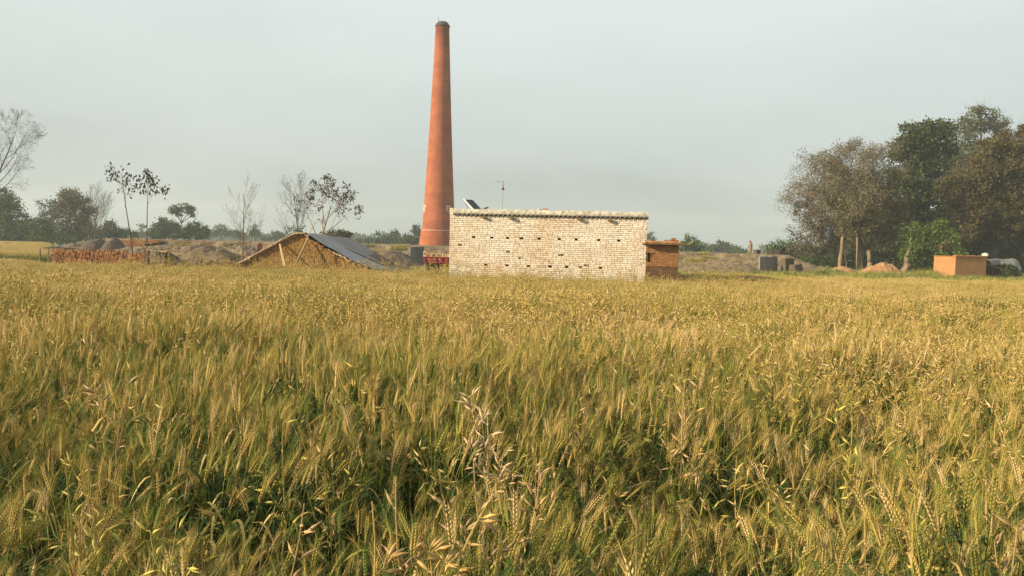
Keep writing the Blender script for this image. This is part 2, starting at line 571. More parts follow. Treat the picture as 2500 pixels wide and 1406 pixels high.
# ------------------------------------------------------------------ bricks
def brick_template(seed):
    r = random.Random(seed)
    j = lambda s=0.03: r.uniform(-s, s)
    V = []
    for y, k in ((.5, 1), (-.47, 1), (-.5, .98)):
        for x, z in ((-.5, -.5), (.5, -.5), (.5, .5), (-.5, .5)):
            V.append((x * k + j(.007), y + j(.008), z * (k if k == 1 else .95) + j(.014)))
    F = [(8, 9, 10, 11)]
    for a in (0, 4):
        for k in range(4):
            k2 = (k + 1) % 4
            F.append((a + k, a + k2, a + 4 + k2, a + 4 + k))
    return np.array(V, dtype=np.float32), np.array(F, dtype=np.int32)


BT = [brick_template(s) for s in range(6)]


def lay_bricks(parent, recs, mat, n_parts=300, origin_y=0.0, stuff_name='brick_courses', depth=0.11, part_name='brick', prot=.004):
    """recs: (u, z, w, h, tilt) brick centres in the parent's frame with the face at y = origin_y; biggest n_parts become parts"""
    meshes = []
    for v, f in BT:
        me = mesh_np('brick', v, [f])
        me.materials.append(mat)
        meshes.append(me)
    order = sorted(recs, key=lambda r: (-round(r[2] * r[3], 4), -r[0]))
    for r in order[:n_parts]:
        u, z, w, h, tl = r[:5]
        o = bpy.data.objects.new(part_name, meshes[rng.randrange(6)])
        o.scale = (w, depth, h)
        o.location = (u, origin_y + depth / 2 - rng.uniform(0, prot), z)
        o.rotation_euler = (0, tl, rng.uniform(-.006, .006))
        o.parent = parent
        COL.objects.link(o)
    rest = order[n_parts:]
    if rest:
        Vs, Fs, As, c = [], [], [], 0
        for r in rest:
            u, z, w, h, tl = r[:5]
            v, f = BT[rng.randrange(6)]
            v = v * np.array([w, depth, h], dtype=np.float32)
            cs, sn = math.cos(tl), math.sin(tl)
            x = v[:, 0] * cs + v[:, 2] * sn
            zz = -v[:, 0] * sn + v[:, 2] * cs
            v = np.stack([x + u, v[:, 1] + origin_y + depth / 2 - rng.uniform(0, prot), zz + z], -1)
            Vs.append(v); Fs.append(f + c); c += len(v)
            As.append(np.full(len(v), rng.random()))
        link(stuff_name, mesh_np(stuff_name, np.concatenate(Vs), [np.concatenate(Fs)], {'rnd': np.concatenate(As)}), mat, parent, kind='stuff')


# ------------------------------------------------------------------ whitewashed building
A0, B0 = W(1097, 600, 35.7), W(1578, 607, 34.5)
BW = math.hypot(B0.x - A0.x, B0.y - A0.y)
BA = math.atan2(B0.y - A0.y, B0.x - A0.x)
GZ = -0.5
bld = empty('brick_building', (A0.x, A0.y, GZ), BA, label='whitewashed brick building with two rows of vent holes under a corrugated roof edge', cat='building')
ZT = W(1340, 530, 35.1).z - GZ            # underside of the sheet above the ground
HR = 0.0865
vent_up = [1158, 1203, 1242, 1277, 1320, 1369, 1410, 1464, 1512]
vent_lo = [1190, 1243, 1296, 1349, 1389, 1422, 1470, 1518]
U = lambda px: (px - 1097) / 481 * BW
zu = W(1340, 584.5, 35.1).z - GZ
zl = W(1340, 654, 35.1).z - GZ
nrow = int((ZT - 0.16) / HR)
z_first = ZT - 0.155 - nrow * HR
ru, rl = int((zu - z_first) / HR), int((zl - z_first) / HR)
recs = []
for k in range(4, nrow):
    z0 = z_first + k * HR
    holes = [(U(p) - .065, U(p) + .065) for p in (vent_up if k == ru else vent_lo[:7] if k == rl else [])]
    u = -.114 + rng.uniform(-.02, .02) if k % 2 else rng.uniform(-.01, 0)
    mode = rng.random()
    while u < BW - 0.03:
        w = 0.228 if rng.random() < (0.80 if mode < .8 else .12) else rng.choice((0.114, 0.114, .17))
        u1 = u + w + rng.uniform(-.006, .006)
        ua = max(u, 0.0)
        ub = min(u1, BW)
        hit = [h for h in holes if ua < h[1] and ub > h[0]]
        if hit:
            h = hit[0]
            if h[0] - ua > 0.05:
                recs.append(((ua + h[0]) / 2, z0 + HR / 2, h[0] - ua - .012, HR - .012, 0))
            u = h[1] + .003
            continue
        if ub - ua > 0.04 and rng.random() > 0.002:
            recs.append(((ua + ub) / 2 + rng.uniform(-.003, .003), z0 + HR / 2 + rng.uniform(-.004, .004) + 0.004 * math.sin(ua * 1.3 + k * .5),
                         ub - ua - rng.uniform(.010, .019), HR - rng.uniform(.011, .017), rng.uniform(-.012, .012)))
        u = u1
# top course: bricks on edge, standing
u = 0.0
z0 = z_first + nrow * HR
while u < BW - .05:
    w = rng.uniform(.075, .112)
    recs.append((u + w / 2, z0 + .072, w - .012, .138, 0))
    u += w
lay_bricks(bld, recs, M['white_brick'], 300, prot=.005)
print('wall bricks', len(recs))
mb = MB()
TC = 0.009
def slab(z0, z1, segs):
    for a, b in segs: mb.box(((a + b) / 2, TC + .115, (z0 + z1) / 2), (b - a, .23, z1 - z0), a=.5)
def cuts(px):
    s, u = [], 0.004
    for p_ in px:
        s.append((u, U(p_) - .06)); u = U(p_) + .06
    s.append((u, BW - .004))
    return s
zu0, zl0 = z_first + ru * HR, z_first + rl * HR
slab(0, zl0, [(0.004, BW - .004)])
slab(zl0, zl0 + HR, cuts(vent_lo[:7]))
slab(zl0 + HR, zu0, [(0.004, BW - .004)])
slab(zu0, zu0 + HR, cuts(vent_up))
slab(zu0 + HR, ZT - .012, [(0.004, BW - .004)])
mb.build('front_wall', M['mortar'], bld)
for nm, c, s in (('side_wall', (.1, 2.7, ZT / 2 - .02), (.19, 4.8, ZT - .04)), ('side_wall', (BW - .1, 2.7, ZT / 2 - .02), (.19, 4.8, ZT - .04)),
                 ('back_wall', (BW / 2, 5.2, ZT / 2 - .02), (BW - .01, .2, ZT - .04))):
    mb = MB(); mb.box(c, s)
    w_ = mb.build(nm, M['raw_brick'], bld)
# corrugated sheet
mb = MB()
lam, amp, th = 0.205, 0.042, 0.012
us = np.arange(0.17, BW + 0.09, lam / 4)
ZS = ZT + 0.045
fz = lambda u: ZS + amp * math.sin(2 * math.pi * u / lam)
P = []
for y, dz in ((-.13, -th), (-.13, th), (5.4, th), (5.4, -th)):
    P.append([(u, y + (.012 * math.sin(u * 3) if y < 0 else 0), fz(u) + dz + (.0 if y < 0 else .12)) for u in us])
P.append(P[0])
mb.grid(P)
mb.build('corrugated_sheet', M['sheet'], bld)
# lumpy mud parapet on the sheet's edge, and the mud roof behind it
def lump(name, u0, u1, y0, y1, zb, h, mat, parent, nseed, du=.035, amp=.03, top_amp=.03, tag_kw={}):
    mb = MB()
    nu = max(3, int((u1 - u0) / du))
    sec = [(y0, 0), (y0 - .01, h * .3), (y0, h * .65), (y0 + .02, h * .95), (y0 + .07, h * 1.04), (y1 - .05, h), (y1, h * .6), (y1, 0)]
    P = []
    for i in range(nu + 1):
        u = u0 + (u1 - u0) * i / nu
        hh = 1 + top_amp / h * (noise.noise((u * 2.3, nseed, 0)) * 1.6 + noise.noise((u * 9, nseed, 3)))
        end = min(1, min(i, nu - i) / 2 + .75)
        P.append([(u + noise.noise((u * 6, y * 6 + nseed, z * 5)) * .015, y + noise.noise((u * 7, nseed + 5, z * 9)) * amp, zb + z * hh * end + (noise.noise((u * 13, z * 9, nseed)) * .012 if z else 0)) for y, z in sec])
    mb.grid([list(r) for r in P])
    mb.add(P[0], [tuple(range(len(sec)))], .5); mb.add(P[-1], [tuple(range(len(sec) - 1, -1, -1))], .5)
    return mb.build(name, mat, parent, **tag_kw)


PZ = ZS + .02
lump('parapet', 0.17, BW + .07, -.06, .32, PZ, .20, M['mud_plaster'], bld, 3.3, amp=.016, top_amp=.022)
mb = MB()
mb.box((BW / 2, 2.9, ZS + .15), (BW + .1, 4.9, .10), jit=.0)
mb.build('mud_roof', M['mud_plaster'], bld)
# corner pier left of the sheet
recs = []
for k in range(4):
    recs.append((0.045, ZT + .035 + k * .078, .11, .068, rng.uniform(-.05, .05)))
    recs.append((0.125, ZT + .035 + k * .078, .05, .068, rng.uniform(-.05, .05)))
lay_bricks(bld, recs, M['white_brick'], 20, origin_y=-.012, depth=.2)
# log ends under the sheet
for px, dz in ((1182, 0), (1250, -.01), (1417, -.01), (1488, -.02)):
    mb = MB()
    r = rng.uniform(.075, .088)
    mb.tube([(U(px), -.17, ZT - .085 + dz), (U(px), 2.5, ZT - .06 + dz)], [r, r * .95], 10)
    mb.build('roof_log', M['log'], bld, smooth=False)


def on_bld(px, y, z=0.0):          # world point on the roof, from the photograph's column
    u, a = U(px), BA
    return Vector((A0.x + u * math.cos(a) - y * math.sin(a), A0.y + u * math.sin(a) + y * math.cos(a), GZ + PZ + z))


# solar panel
sp = W(1156, 512, 36.2)
pan = empty('solar_panel', sp, label='small solar panel with a white frame tilted on the roof beside the chimney', cat='solar panel')
S_, W_ = Vector((-.455, .20, .46)), Vector((.375, .50, .0))
n_ = W_.cross(S_).normalized()
def pp(a, b, c=0.0): return S_ * a + W_ * b + n_ * c
def bar(m, a0, b0, a1, b1, w, t0, t1):
    p0, p1 = pp(a0, b0), pp(a1, b1)
    d = (p1 - p0).normalized(); s = d.cross(n_) * w / 2
    m.add([p0 - s + n_ * t0, p0 + s + n_ * t0, p1 + s + n_ * t0, p1 - s + n_ * t0, p0 - s + n_ * t1, p0 + s + n_ * t1, p1 + s + n_ * t1, p1 - s + n_ * t1],
          [(3, 2, 1, 0), (4, 5, 6, 7), (0, 1, 5, 4), (1, 2, 6, 5), (2, 3, 7, 6), (3, 0, 4, 7)], .5)
mb = MB()
bar(mb, -.02, 0, 1.02, 0, .03, -.03, .012); bar(mb, -.02, 1, 1.02, 1, .03, -.03, .012)
bar(mb, 0, .03, 0, .97, .03, -.028, .010); bar(mb, 1, .03, 1, .97, .03, -.028, .010)
mb.build('frame', M['panel_frame'], pan)
mb = MB(); bar(mb, .02, .5, .98, .5, W_.length * .96, -.02, -.008); mb.build('backing', M['panel_frame'], pan)
for k in range(9):
    mb = MB(); a = .035 + k * .105
    bar(mb, a, .5, a + .088, .5, W_.length * .90, -.007, .001)
    mb.build('cell', M['cell'], pan)
mb = MB()
for b in (.1, .9):
    t = pp(.9, b, -.03); mb.tube([t, Vector((t.x + .12, t.y + .15, -.02))], .012, 5)
mb.build('stand', M['dark_bark'], pan)
# loose things on the roof edge
def blob(name, c, r, mat, seed, label, cat, group=None, n=10):
    mb = MB()
    P = []
    for i in range(n + 1):
        ph = math.pi * i / n
        row = []
        for k in range(12):
            q = 2 * math.pi * k / 12
            v = Vector((math.sin(ph) * math.cos(q), math.sin(ph) * math.sin(q), math.cos(ph)))
            f = 1 + .3 * noise.noise(v * 1.7 + Vector((seed, 0, 0)))
            row.append((v.x * r[0] * f, v.y * r[1] * f, v.z * r[2] * f + r[2] * .9))
        P.append(row)
    mb.grid(P, close=True)
    return mb.build(name, mat, loc=c, label=label, cat=cat, group=group, smooth=True)


rp = W(1184, 510, 36.0)
o = blob('cloth_bundle', rp + Vector((0, 0, -.05)), (.20, .1, .05), M['log'], 2.2, 'brown bundle lying on the roof right beside the solar panel', 'bundle')
o.rotation_euler = (0, R(-22), 0)
mb = MB()
mb.box((0, 0, .035), (.17, .10, .07), rz=.4, jit=.008)
mb.build('loose_brick', M['white_brick'], loc=on_bld(1320, .1, .19), label='pale whitewashed loose brick lying on the parapet, left one of the pair', cat='brick', group='loose bricks on the parapet')
mb = MB()
mb.box((0, 0, .055), (.20, .10, .075), rz=-.5, ry=.15, jit=.008)
mb.build('loose_brick', M['red_brick'], loc=on_bld(1332, .12, .20), label='reddish loose brick lying tilted on the parapet, right one of the pair', cat='brick', group='loose bricks on the parapet')
# aerial
ae = empty('television_aerial', W(1226, 514, 36.5), label='thin aerial pole with a scrap of red cloth tied near its top on the roof', cat='aerial')
ez = (512 - 441) * 36.5 / FPX
mb = MB(); mb.tube([(0, 0, 0), (.03, 0, ez)], [.006, .005], 5); mb.build('pole', M['dark_bark'], ae)
mb = MB()
mb.tube([(-.34, 0, ez * .97), (.1, 0, ez * .95)], .006, 4)
for k in range(5): mb.tube([(-.3 + k * .09, -.12, ez * .965), (-.3 + k * .09, .12, ez * .965)], .005, 4)
mb.build('crossbar', M['dark_bark'], ae)
mb = MB()
P = [[(.02 + .03 * math.sin(i * 1.1 + j) + (j - 1.5) * .022, .02 * math.cos(i * 2 + j), ez * .86 - i * .045) for j in range(4)] for i in range(6)]
mb.grid(P); solid(mb.build('red_cloth', M['cloth_red'], ae), .012)

# ------------------------------------------------------------------ mud brick hut at the right end
hd = 34.46
h0, h1 = W(1578.5, 610, hd), W(1657, 611, hd)
hut = empty('mud_brick_hut', (h0.x, hd, GZ), 0, label='small orange mud-brick hut against the right end of the whitewashed building', cat='hut')
hw = h1.x - h0.x
zt = W(1617, 598, hd).z - GZ
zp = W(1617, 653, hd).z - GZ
recs, recs2 = [], []
k = 0
z = 0.5
slx = W(1585, 620, hd).x - h0.x
sz0, sz1 = W(1585, 641, hd).z - GZ, W(1585, 617, hd).z - GZ
while z < zt - .04:
    u = -rng.uniform(0, .12)
    while u < hw - .02:
        w = .226 if rng.random() < .65 else .112
        a, b = max(u, 0), min(u + w, hw)
        if not (sz0 < z + .04 < sz1 and a < slx + .06 and b > slx - .06) and b - a > .03:
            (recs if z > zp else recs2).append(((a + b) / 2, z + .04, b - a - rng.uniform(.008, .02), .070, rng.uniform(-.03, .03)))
        u += w
    z += .082
lay_bricks(hut, recs, M['hut_brick'], 0, prot=.02)
lay_bricks(hut, recs2, M['dark_brick'], 0, stuff_name='damp_brick_courses')  # the hut's lowest courses, in a darker brown brick
mb = MB()
mb.box((slx / 2 - .03, .13, (zt) / 2), (slx - .05, .24, zt - .01), a=.5)
mb.box(((slx + .05 + hw) / 2, .13, zt / 2), (hw - slx - .06, .24, zt - .01), a=.5)
mb.box((slx, .131, sz0 / 2), (.11, .238, sz0), a=.5)
mb.box((slx, .131, (sz1 + zt) / 2), (.11, .238, zt - sz1 - .012), a=.5)
mb.box((hw / 2, 1.9, zt / 2), (hw - .01, .2, zt - .02)); mb.box((.1, 1.0, zt / 2), (.2, 1.5, zt - .02)); mb.box((hw - .1, 1.0, zt / 2), (.19, 1.5, zt - .02))
mb.build('wall', simple('hut_joint', (0.17, 0.08, 0.028), (0.09, 0.042, 0.015), 6), hut)
mb = MB()
mb.box((hw / 2 + .05, .85, zt + .025), (hw + .5, 2.3, .05), ry=R(-.6))
mb.build('roof_board', M['log'], hut)
lump('mud_roof', -.1, hw + .05, -.1, 1.8, zt + .052, .08, M['hut_brick'], hut, 7.7)
mb = MB(); mb.tube([(.2, -.2, zt + .01), (W(1675, 600, hd).x - h0.x, -.24, zt + .0), (W(1689, 595, hd).x - h0.x, -.26, zt + .16)], [.028, .024, .018], 6)
mb.build('roof_pole', M['pale_wood'], hut)
lay_bricks(hut, [(W(1642, 590, hd).x - h0.x + dx, zt + .19 + dz, .19, .07, t) for dx, dz, t in ((0, 0, .05), (.2, -.01, -.04), (-.25, -.02, 0), (.08, .068, .02))],
           M['red_brick'], 10, origin_y=.1)

# ------------------------------------------------------------------ low gabled shed of raw bricks
GD = 40.0
g0 = W(587, 645, GD)
shed = empty('brick_shed', (g0.x, GD, GZ), 0, label='low gabled shed of stacked raw bricks under a grey tarpaulin roof', cat='shed')
GP = [(587, 645), (640, 616), (690, 588), (722, 573), (745, 573), (756, 586), (770, 594), (800, 611), (840, 631), (880, 651), (915, 668)]
poly = [(W(a, b, GD).x - g0.x, W(a, b, GD).z - GZ) for a, b in GP]
def topz(u):
    for (a, b), (c, d) in zip(poly, poly[1:]):
        if a <= u <= c: return b + (d - b) * (u - a) / (c - a)
    return 0
UW = poly[-1][0]
recs = []
z, k = 0.55, 0
while z < 2.6:
    up = rng.random() < .72
    rh = .118 if up else .082
    u = rng.uniform(0, .08)
    while u < UW:
        if up: w = rng.choice((.078, .082, .086, .23)) if rng.random() < .85 else .12
        else: w = .226
        if topz(u + w / 2) > z + rh * .7 and topz(u) > z + .02:
            g = rng.uniform(.012, .024) if rng.random() < .78 else rng.uniform(.03, .05)
            recs.append((u + w / 2, z + rh / 2, w - g, rh - rng.uniform(.003, .008), rng.uniform(-.03, .03)))
        u += w
    z += rh
lay_bricks(shed, recs, M['raw_brick'], 300, prot=.02)
print('shed bricks', len(recs))
bk = W(862, 585, 60); be = W(985, 656, 60)
sh_rx, sh_rz = bk.x - g0.x, bk.z - GZ
dx = bk.x - W(735, 573, GD).x
dz = sh_rz - poly[3][1]
mb = MB()
fr = [(u, .03, z - .03) for u, z in poly] + [(poly[-1][0], .03, 0), (0, .03, 0)]
bkp = [(u + dx, 20 - .2, z + dz - .05) for u, z in poly] + [(poly[-1][0] + dx, 19.8, 0), (dx, 19.8, 0)]
n = len(fr)
mb.add(fr + bkp, [tuple(range(n - 1, -1, -1)), tuple(range(n, 2 * n))] + [(i, (i + 1) % n, n + (i + 1) % n, n + i) for i in range(n)], .5)
mb.build('brick_core', M['raw_core'], shed)
R0 = Vector((poly[4][0] + .02, -.12, poly[4][1] + .05))
E0 = Vector((W(912, 661, GD).x - g0.x, -.12, W(912, 661, GD).z - GZ))
R1 = Vector((bk.x - g0.x, 20.0, bk.z - GZ + .03))
E1 = Vector((be.x - g0.x, 20.0, be.z - GZ))
def tarp(t0, t1, mat, lift, seed, name='tarpaulin', over=0.0, label=None):
    mb = MB(); P = []
    nu, nv = 34, 30
    for i in range(nu + 1):
        t = t0 + (t1 - t0) * i / nu
        row = []
        for j in range(nv + 1):
            s = -.06 + (1.06 + over) * j / nv
            a, b = R0.lerp(R1, t), E0.lerp(E1, t)
            p = a.lerp(b, s)
            if s < 0: p.z = a.z - .12 * abs(s) * 8
            fold = noise.noise((t * 9 + seed, s * 2.2, 0)) * .10 + noise.noise((t * 30, s * 5, seed)) * .035
            sag = -.10 * math.sin(math.pi * max(s, 0)) * (1 if s < 1 else 0)
            edge = .05 * noise.noise((t * 25, s * 8, seed + 9)) * (i == 0)
            row.append((p.x, p.y + edge * 3, p.z + lift + fold * min(1, s * 3 + .3) + sag))
        P.append(row)
    mb.grid(P)
    return solid(mb.build(name, mat, shed, smooth=True, label=label), .015)
tarp(0.0, .36, M['tarp'], .06, 1.0, over=.03, label='bluish grey near sheet of tarpaulin')
tarp(.33, 1.0, M['tarp2'], .02, 5.0, over=.06, label='brownish grey far sheet of tarpaulin')
# fold line pipe along the near sheet
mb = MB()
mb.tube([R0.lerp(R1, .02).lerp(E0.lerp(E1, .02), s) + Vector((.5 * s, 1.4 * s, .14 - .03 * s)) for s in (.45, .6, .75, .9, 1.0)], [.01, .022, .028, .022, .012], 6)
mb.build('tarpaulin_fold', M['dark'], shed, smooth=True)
# left roof slope
mb = MB()
P = []
L0, L1 = Vector((poly[0][0] - .15, -.1, poly[0][1] - .02)), Vector((poly[3][0], -.1, poly[3][1] + .03))
for i in range(12):
    t = i / 11
    P.append([Vector((L0.x + (L1.x - L0.x) * s + dx * t, -.08 + 20 * t, L0.z + (L1.z - L0.z) * s + dz * t + .03)) for s in np.linspace(0, 1, 8)])
mb.grid([[tuple(v) for v in r] for r in P])
solid(mb.build('left_roof', M['pale_edge'], shed), .06)
# copings along both gable edges
mb = MB()
for a, b in zip(GP[:4], GP[1:5]):
    pa, pb = W(a[0], a[1], GD) - Vector((g0.x, 0, GZ)), W(b[0], b[1], GD) - Vector((g0.x, 0, GZ))
    nn = max(2, int((pb - pa).length / .11))
    for i in range(nn):
        p = pa.lerp(pb, (i + .5) / nn)
        an = math.atan2(pb.z - pa.z, pb.x - pa.x)
        mb.box((p.x, -.03, p.z + .055 + rng.uniform(-.012, .012)), (.16, .26, .075), ry=-an + rng.uniform(-.1, .1), jit=.012)
mb.build('coping', M['pale_edge'], shed, kind='stuff')
mb = MB()
for a, b in zip(GP[:3], GP[1:4]):
    pa, pb = W(a[0], a[1], GD) - Vector((g0.x, 0, GZ)), W(b[0], b[1], GD) - Vector((g0.x, 0, GZ))
    nn = int((pb - pa).length / .16)
    for i in range(nn):
        p = pa.lerp(pb, (i + .5) / nn)
        mb.box((p.x, .0, p.z - .045 + rng.uniform(-.02, .01)), (.19, .22, .07), ry=-math.atan2(pb.z - pa.z, pb.x - pa.x) * rng.uniform(.4, 1), jit=.008)
mb.build('edge_bricks', M['red_brick'], shed, kind='stuff')
mb, mc = MB(), MB()
for a, b in zip(GP[4:-1], GP[5:]):
    pa, pb = W(a[0], a[1], GD) - Vector((g0.x, 0, GZ)), W(b[0], b[1], GD) - Vector((g0.x, 0, GZ))
    nn = max(1, int((pb - pa).length / .15))
    for i in range(nn):
        p = pa.lerp(pb, (i + .5) / nn)
        (mb if rng.random() < .6 else mc).box((p.x, -.04, p.z + rng.uniform(-.02, .05)), (rng.uniform(.10, .2), .2, rng.uniform(.05, .09)), ry=math.atan2(pa.z - pb.z, pb.x - pa.x) + rng.uniform(-.3, .3), jit=.015)
mb.build('edge_bricks', M['red_brick'], shed, kind='stuff')
mc.build('edge_stones', M['pale_edge'], shed, kind='stuff')
# leaning poles and the board
def pole(p0, p1, r, mat, name, label, cat, grp=None, n=7):
    a, b = Vector(p0), Vector(p1)
    mb = MB()
    pts = [a.lerp(b, t) + Vector((noise.noise((t * 2, a.x, 0)) * .05, 0, noise.noise((t * 2, 4, a.x)) * .03)) for t in np.linspace(0, 1, 7)]
    mb.tube(pts, list(np.linspace(r, r * .7, 7)), n)
    return mb.build(name, mat, origin=a, label=label, cat=cat, group=grp, smooth=True)


a = W(705, 664, 39.1)
pole((a.x, a.y, gz(0, 39) - .0 + .1), W(767, 541, 39.75), .027, M['pale_wood'], 'leaning_pole', 'long pale pole leaning on the shed gable and sticking up past its roof', 'pole')
a = W(712, 668, 39.2)
pole(a, W(750, 591, 39.85), .040, M['log'], 'leaning_pole', 'short brown pole leaning on the shed gable just right of the long one', 'pole')
mb = MB()
a, b = W(694, 650, 39.3), W(683, 597, 39.85)
for s, p in ((1.2, a), (.7, b)): pass
mb.add([a + Vector((-.07, 0, 0)), a + Vector((.07, 0, 0)), a + Vector((.07, .04, 0)), a + Vector((-.07, .04, 0)),
        b + Vector((-.045, 0, 0)), b + Vector((.03, 0, .03)), b + Vector((.03, .04, .03)), b + Vector((-.045, .04, 0))],
       [(3, 2, 1, 0), (4, 5, 6, 7), (0, 1, 5, 4), (1, 2, 6, 5), (2, 3, 7, 6), (3, 0, 4, 7)])
mb.build('board', M['pale_wood'], origin=a, label='pale split board leaning against the left half of the shed gable', cat='board')
# small red object left of the shed
rb = W(634, 610, 46)
mb = MB(); mb.box((0, 0, .28), (.22, .3, .56), jit=.02)
mb.box((0.02, -.01, .62), (.14, .2, .12), jit=.02)
mb.build('red_drum', simple('rusty_red', (0.13, 0.045, 0.04), (0.06, 0.03, 0.028), 5), loc=(rb.x, 46, rb.z - .3), label='small dark red drum standing left behind the shed', cat='drum')

# ------------------------------------------------------------------ low stack of bricks at the left
SD = 44.0
s0, s1 = W(127, 612, SD), W(352, 615, SD)
stack = empty('brick_stack', (s0.x, SD, GZ), 0, label='long low stack of loose orange bricks at the left edge of the wheat', cat='brick stack')
sw = s1.x - s0.x
zst = W(240, 609.5, SD).z - GZ
recs = []
z = zst - 9 * .112
row = 0
while row < 9:
    u = rng.uniform(-.05, .05)
    while u < sw:
        w = rng.choice((.225, .225, .112, .12, .08))
        g = rng.uniform(.012, .022) if rng.random() < .72 else rng.uniform(.045, .09)
        if row == 8 and rng.random() < .18: u += w; continue
        if row == 8 and u > sw * .8: break
        recs.append((u + w / 2, z + .056 + (-.05 * u / sw), w - g, .102, rng.uniform(-.03, .03)))
        u += w
    z += .112; row += 1
lay_bricks(stack, recs, M['red_brick'], 300, depth=.16, prot=.045)
print('stack bricks', len(recs))
mb = MB()
mb.box((sw / 2, .35, (zst - .1) / 2 - .03), (sw - .02, .56, zst - .17))
mb.build('stack_core', simple('stack_joint', (0.10, 0.045, 0.02), (0.04, 0.02, 0.01), 5), stack)
for i, (px, h) in enumerate(((222, .1), (290, .12), (318, .1))):
    pass
# makeshift shelter beside it
m0 = W(350, 620, SD)
shl = empty('makeshift_shelter', (m0.x, SD, GZ), 0, label='low makeshift shelter of posts, a plank and a dark sheet beside the brick stack', cat='shelter')
def LX(px, py): p_ = W(px, py, SD); return p_.x - m0.x, p_.z - GZ
for px, w in ((356, .27), (388, .07), (398, .09)):
    x, z = LX(px, 614); mb = MB(); mb.box((x, .1, z / 2), (w, w, z), jit=.01); mb.build('post', M['dark_brick'] if w > .1 else M['log'], shl)
mb = MB(); x0, z0 = LX(362, 612); x1, z1 = LX(408, 616)
mb.box(((x0 + x1) / 2, 0, (z0 + z1) / 2), (x1 - x0, .3, .06), ry=math.atan2(z0 - z1, x1 - x0)); mb.build('plank', M['pale_wood'], shl)
mb = MB(); x0, z0 = LX(405, 615.5); x1, z1 = LX(455, 615.5); mb.tube([(x0, 0, z0), (x1, .1, z1)], .022, 6); mb.build('rail', M['log'], shl)
mb = MB(); x0, z0 = LX(396, 617); x1, z1 = LX(421, 631)
mb.add([(x0, -.1, z0), (x1, -.1, z1), (x1, .9, z1), (x0, .9, z0), (x0, -.1, z0 - .05), (x1, -.1, z1 - .05), (x1, .9, z1 - .05), (x0, .9, z0 - .05)],
       [(0, 1, 2, 3), (7, 6, 5, 4), (0, 4, 5, 1), (1, 5, 6, 2), (2, 6, 7, 3), (3, 7, 4, 0)]); mb.build('dark_sheet', M['dark'], shl)
recs = []
x0, z0 = LX(393, 640); 
for r_ in range(9):
    for k in range(3): recs.append((x0 + .1 + k * .17 + rng.uniform(-.02, .02), .42 + r_ * .085, .15, .075, 0))
lay_bricks(shl, recs, M['dark_brick'], 40, origin_y=.15)
x0, z0 = LX(365, 625)
mb = MB(); mb.box((x0 + .28, .5, .35), (.75, .5, .7), jit=.03); mb.build('stacked_sacks', M['dark_bark'], shl)
mb = MB(); x0, z0 = LX(418, 630); mb.box((x0, 0, z0 / 2), (.05, .05, z0)); mb.build('prop', M['dark_bark'], shl)
pole(W(365, 614, 43.6), W(332, 582, 44.5), .028, M['log'], 'leaning_stick', 'thin stick leaning left over the right end of the brick stack', 'stick')
pole(W(383, 614, 43.8), W(366, 596, 44.3), .024, M['dark_bark'], 'leaning_stick', 'short dark stick leaning above the plank of the makeshift shelter', 'stick')
# dark boards lying left of the stack
mb = MB()
for k in range(5):
    a = W(128 + k * 13, 606 + k * .7, 48 + k * .4)
    mb.box((a.x, a.y, a.z), (.9, .25, .05), rz=rng.uniform(-.4, .4), ry=rng.uniform(-.06, .12), jit=.02)
mb.build('scrap_pile', M['dark_bark'], label='dark heap of scrap boards behind the left end of the brick stack', cat='scrap', kind='stuff')
for i, px in enumerate((97, 118)):
    a = W(px, 607, 50)
    mb = MB(); mb.tube([(0, 0, 0), (.03, 0, a.z - GZ)], [.05, .04], 6)
    mb.build('fence_stake', M['log'], loc=(a.x, 50, GZ), label=('left' if i == 0 else 'right') + ' one of two short wooden stakes left of the brick stack', cat='stake', group='stakes left of the brick stack')
a, b = W(95, 608, 50), W(130, 608, 50)

# ------------------------------------------------------------------ kiln bank
KD = 78.0
kl, kr = W(200, 590, KD + 3).x, W(1935, 630, KD + 3).x
kiln = empty('kiln_bank', (0, KD, GZ), 0, label='long flat-topped earthen bank of the brick kiln stretching behind both buildings', cat='kiln')
xs = np.arange(kl - 3, kr + 5, 0.32)
ys = np.concatenate([np.arange(-11, -2, .4), np.arange(-2, 7, .25), np.arange(7, 60, 2.5), [62, 64, 66]])
Hh = 1.83
P = np.zeros((len(ys), len(xs), 3))
for i, y in enumerate(ys):
    for j, x in enumerate(xs):
        wob = noise.noise((x * .12, 0, 4)) * 1.0 + noise.noise((x * .5, 0, 9)) * .45
        yy = y + wob * (1 + 1.2 * (y < 0)); f = min(.45, max(0, (yy + 9.5) / 8.5) * .45) if yy < -.6 else min(1, .45 + (yy + .6) / 3.4 * .55)
        l = min(1, max(0, (x - kl + 1.5) / 3.5)); r_ = min(1, max(0, (kr + 3.0 - x) / 3.5)); b = min(1, max(0, (64 - y) / 3))
        e_ = min(f, l ** .8, r_ ** .9, b)
        z = Hh * e_
        nz = noise.fractal((x * .9, (y + KD) * .9, 2.0), 1, 2.1, 4) * (.22 if e_ < .98 else .06) * min(1, e_ * 3)
        nz += max(0, noise.noise((x * .35, 7, 1))) * .12 * (e_ > .9) * (y < 6)
        P[i, j] = (x, y + noise.noise((x * 1.1, y, 5)) * .25 * (0 < e_ < .98), max(z + nz, -.05) if e_ > 0 else -.05)
I = np.arange(len(ys) * len(xs)).reshape(len(ys), len(xs))
F = np.stack([I[:-1, :-1], I[:-1, 1:], I[1:, 1:], I[1:, :-1]], -1).reshape(-1, 4)
bm_ = Mat('kiln_earth', 0.95, 0.1)
p = bm_.pos()
c = bm_.ramp(bm_.noise(p, 0.45, 8, 0.65), [(0.3, (0.085, 0.062, 0.038)), (0.45, (0.18, 0.132, 0.082)), (0.58, (0.25, 0.19, 0.115)), (0.72, (0.36, 0.275, 0.155))])
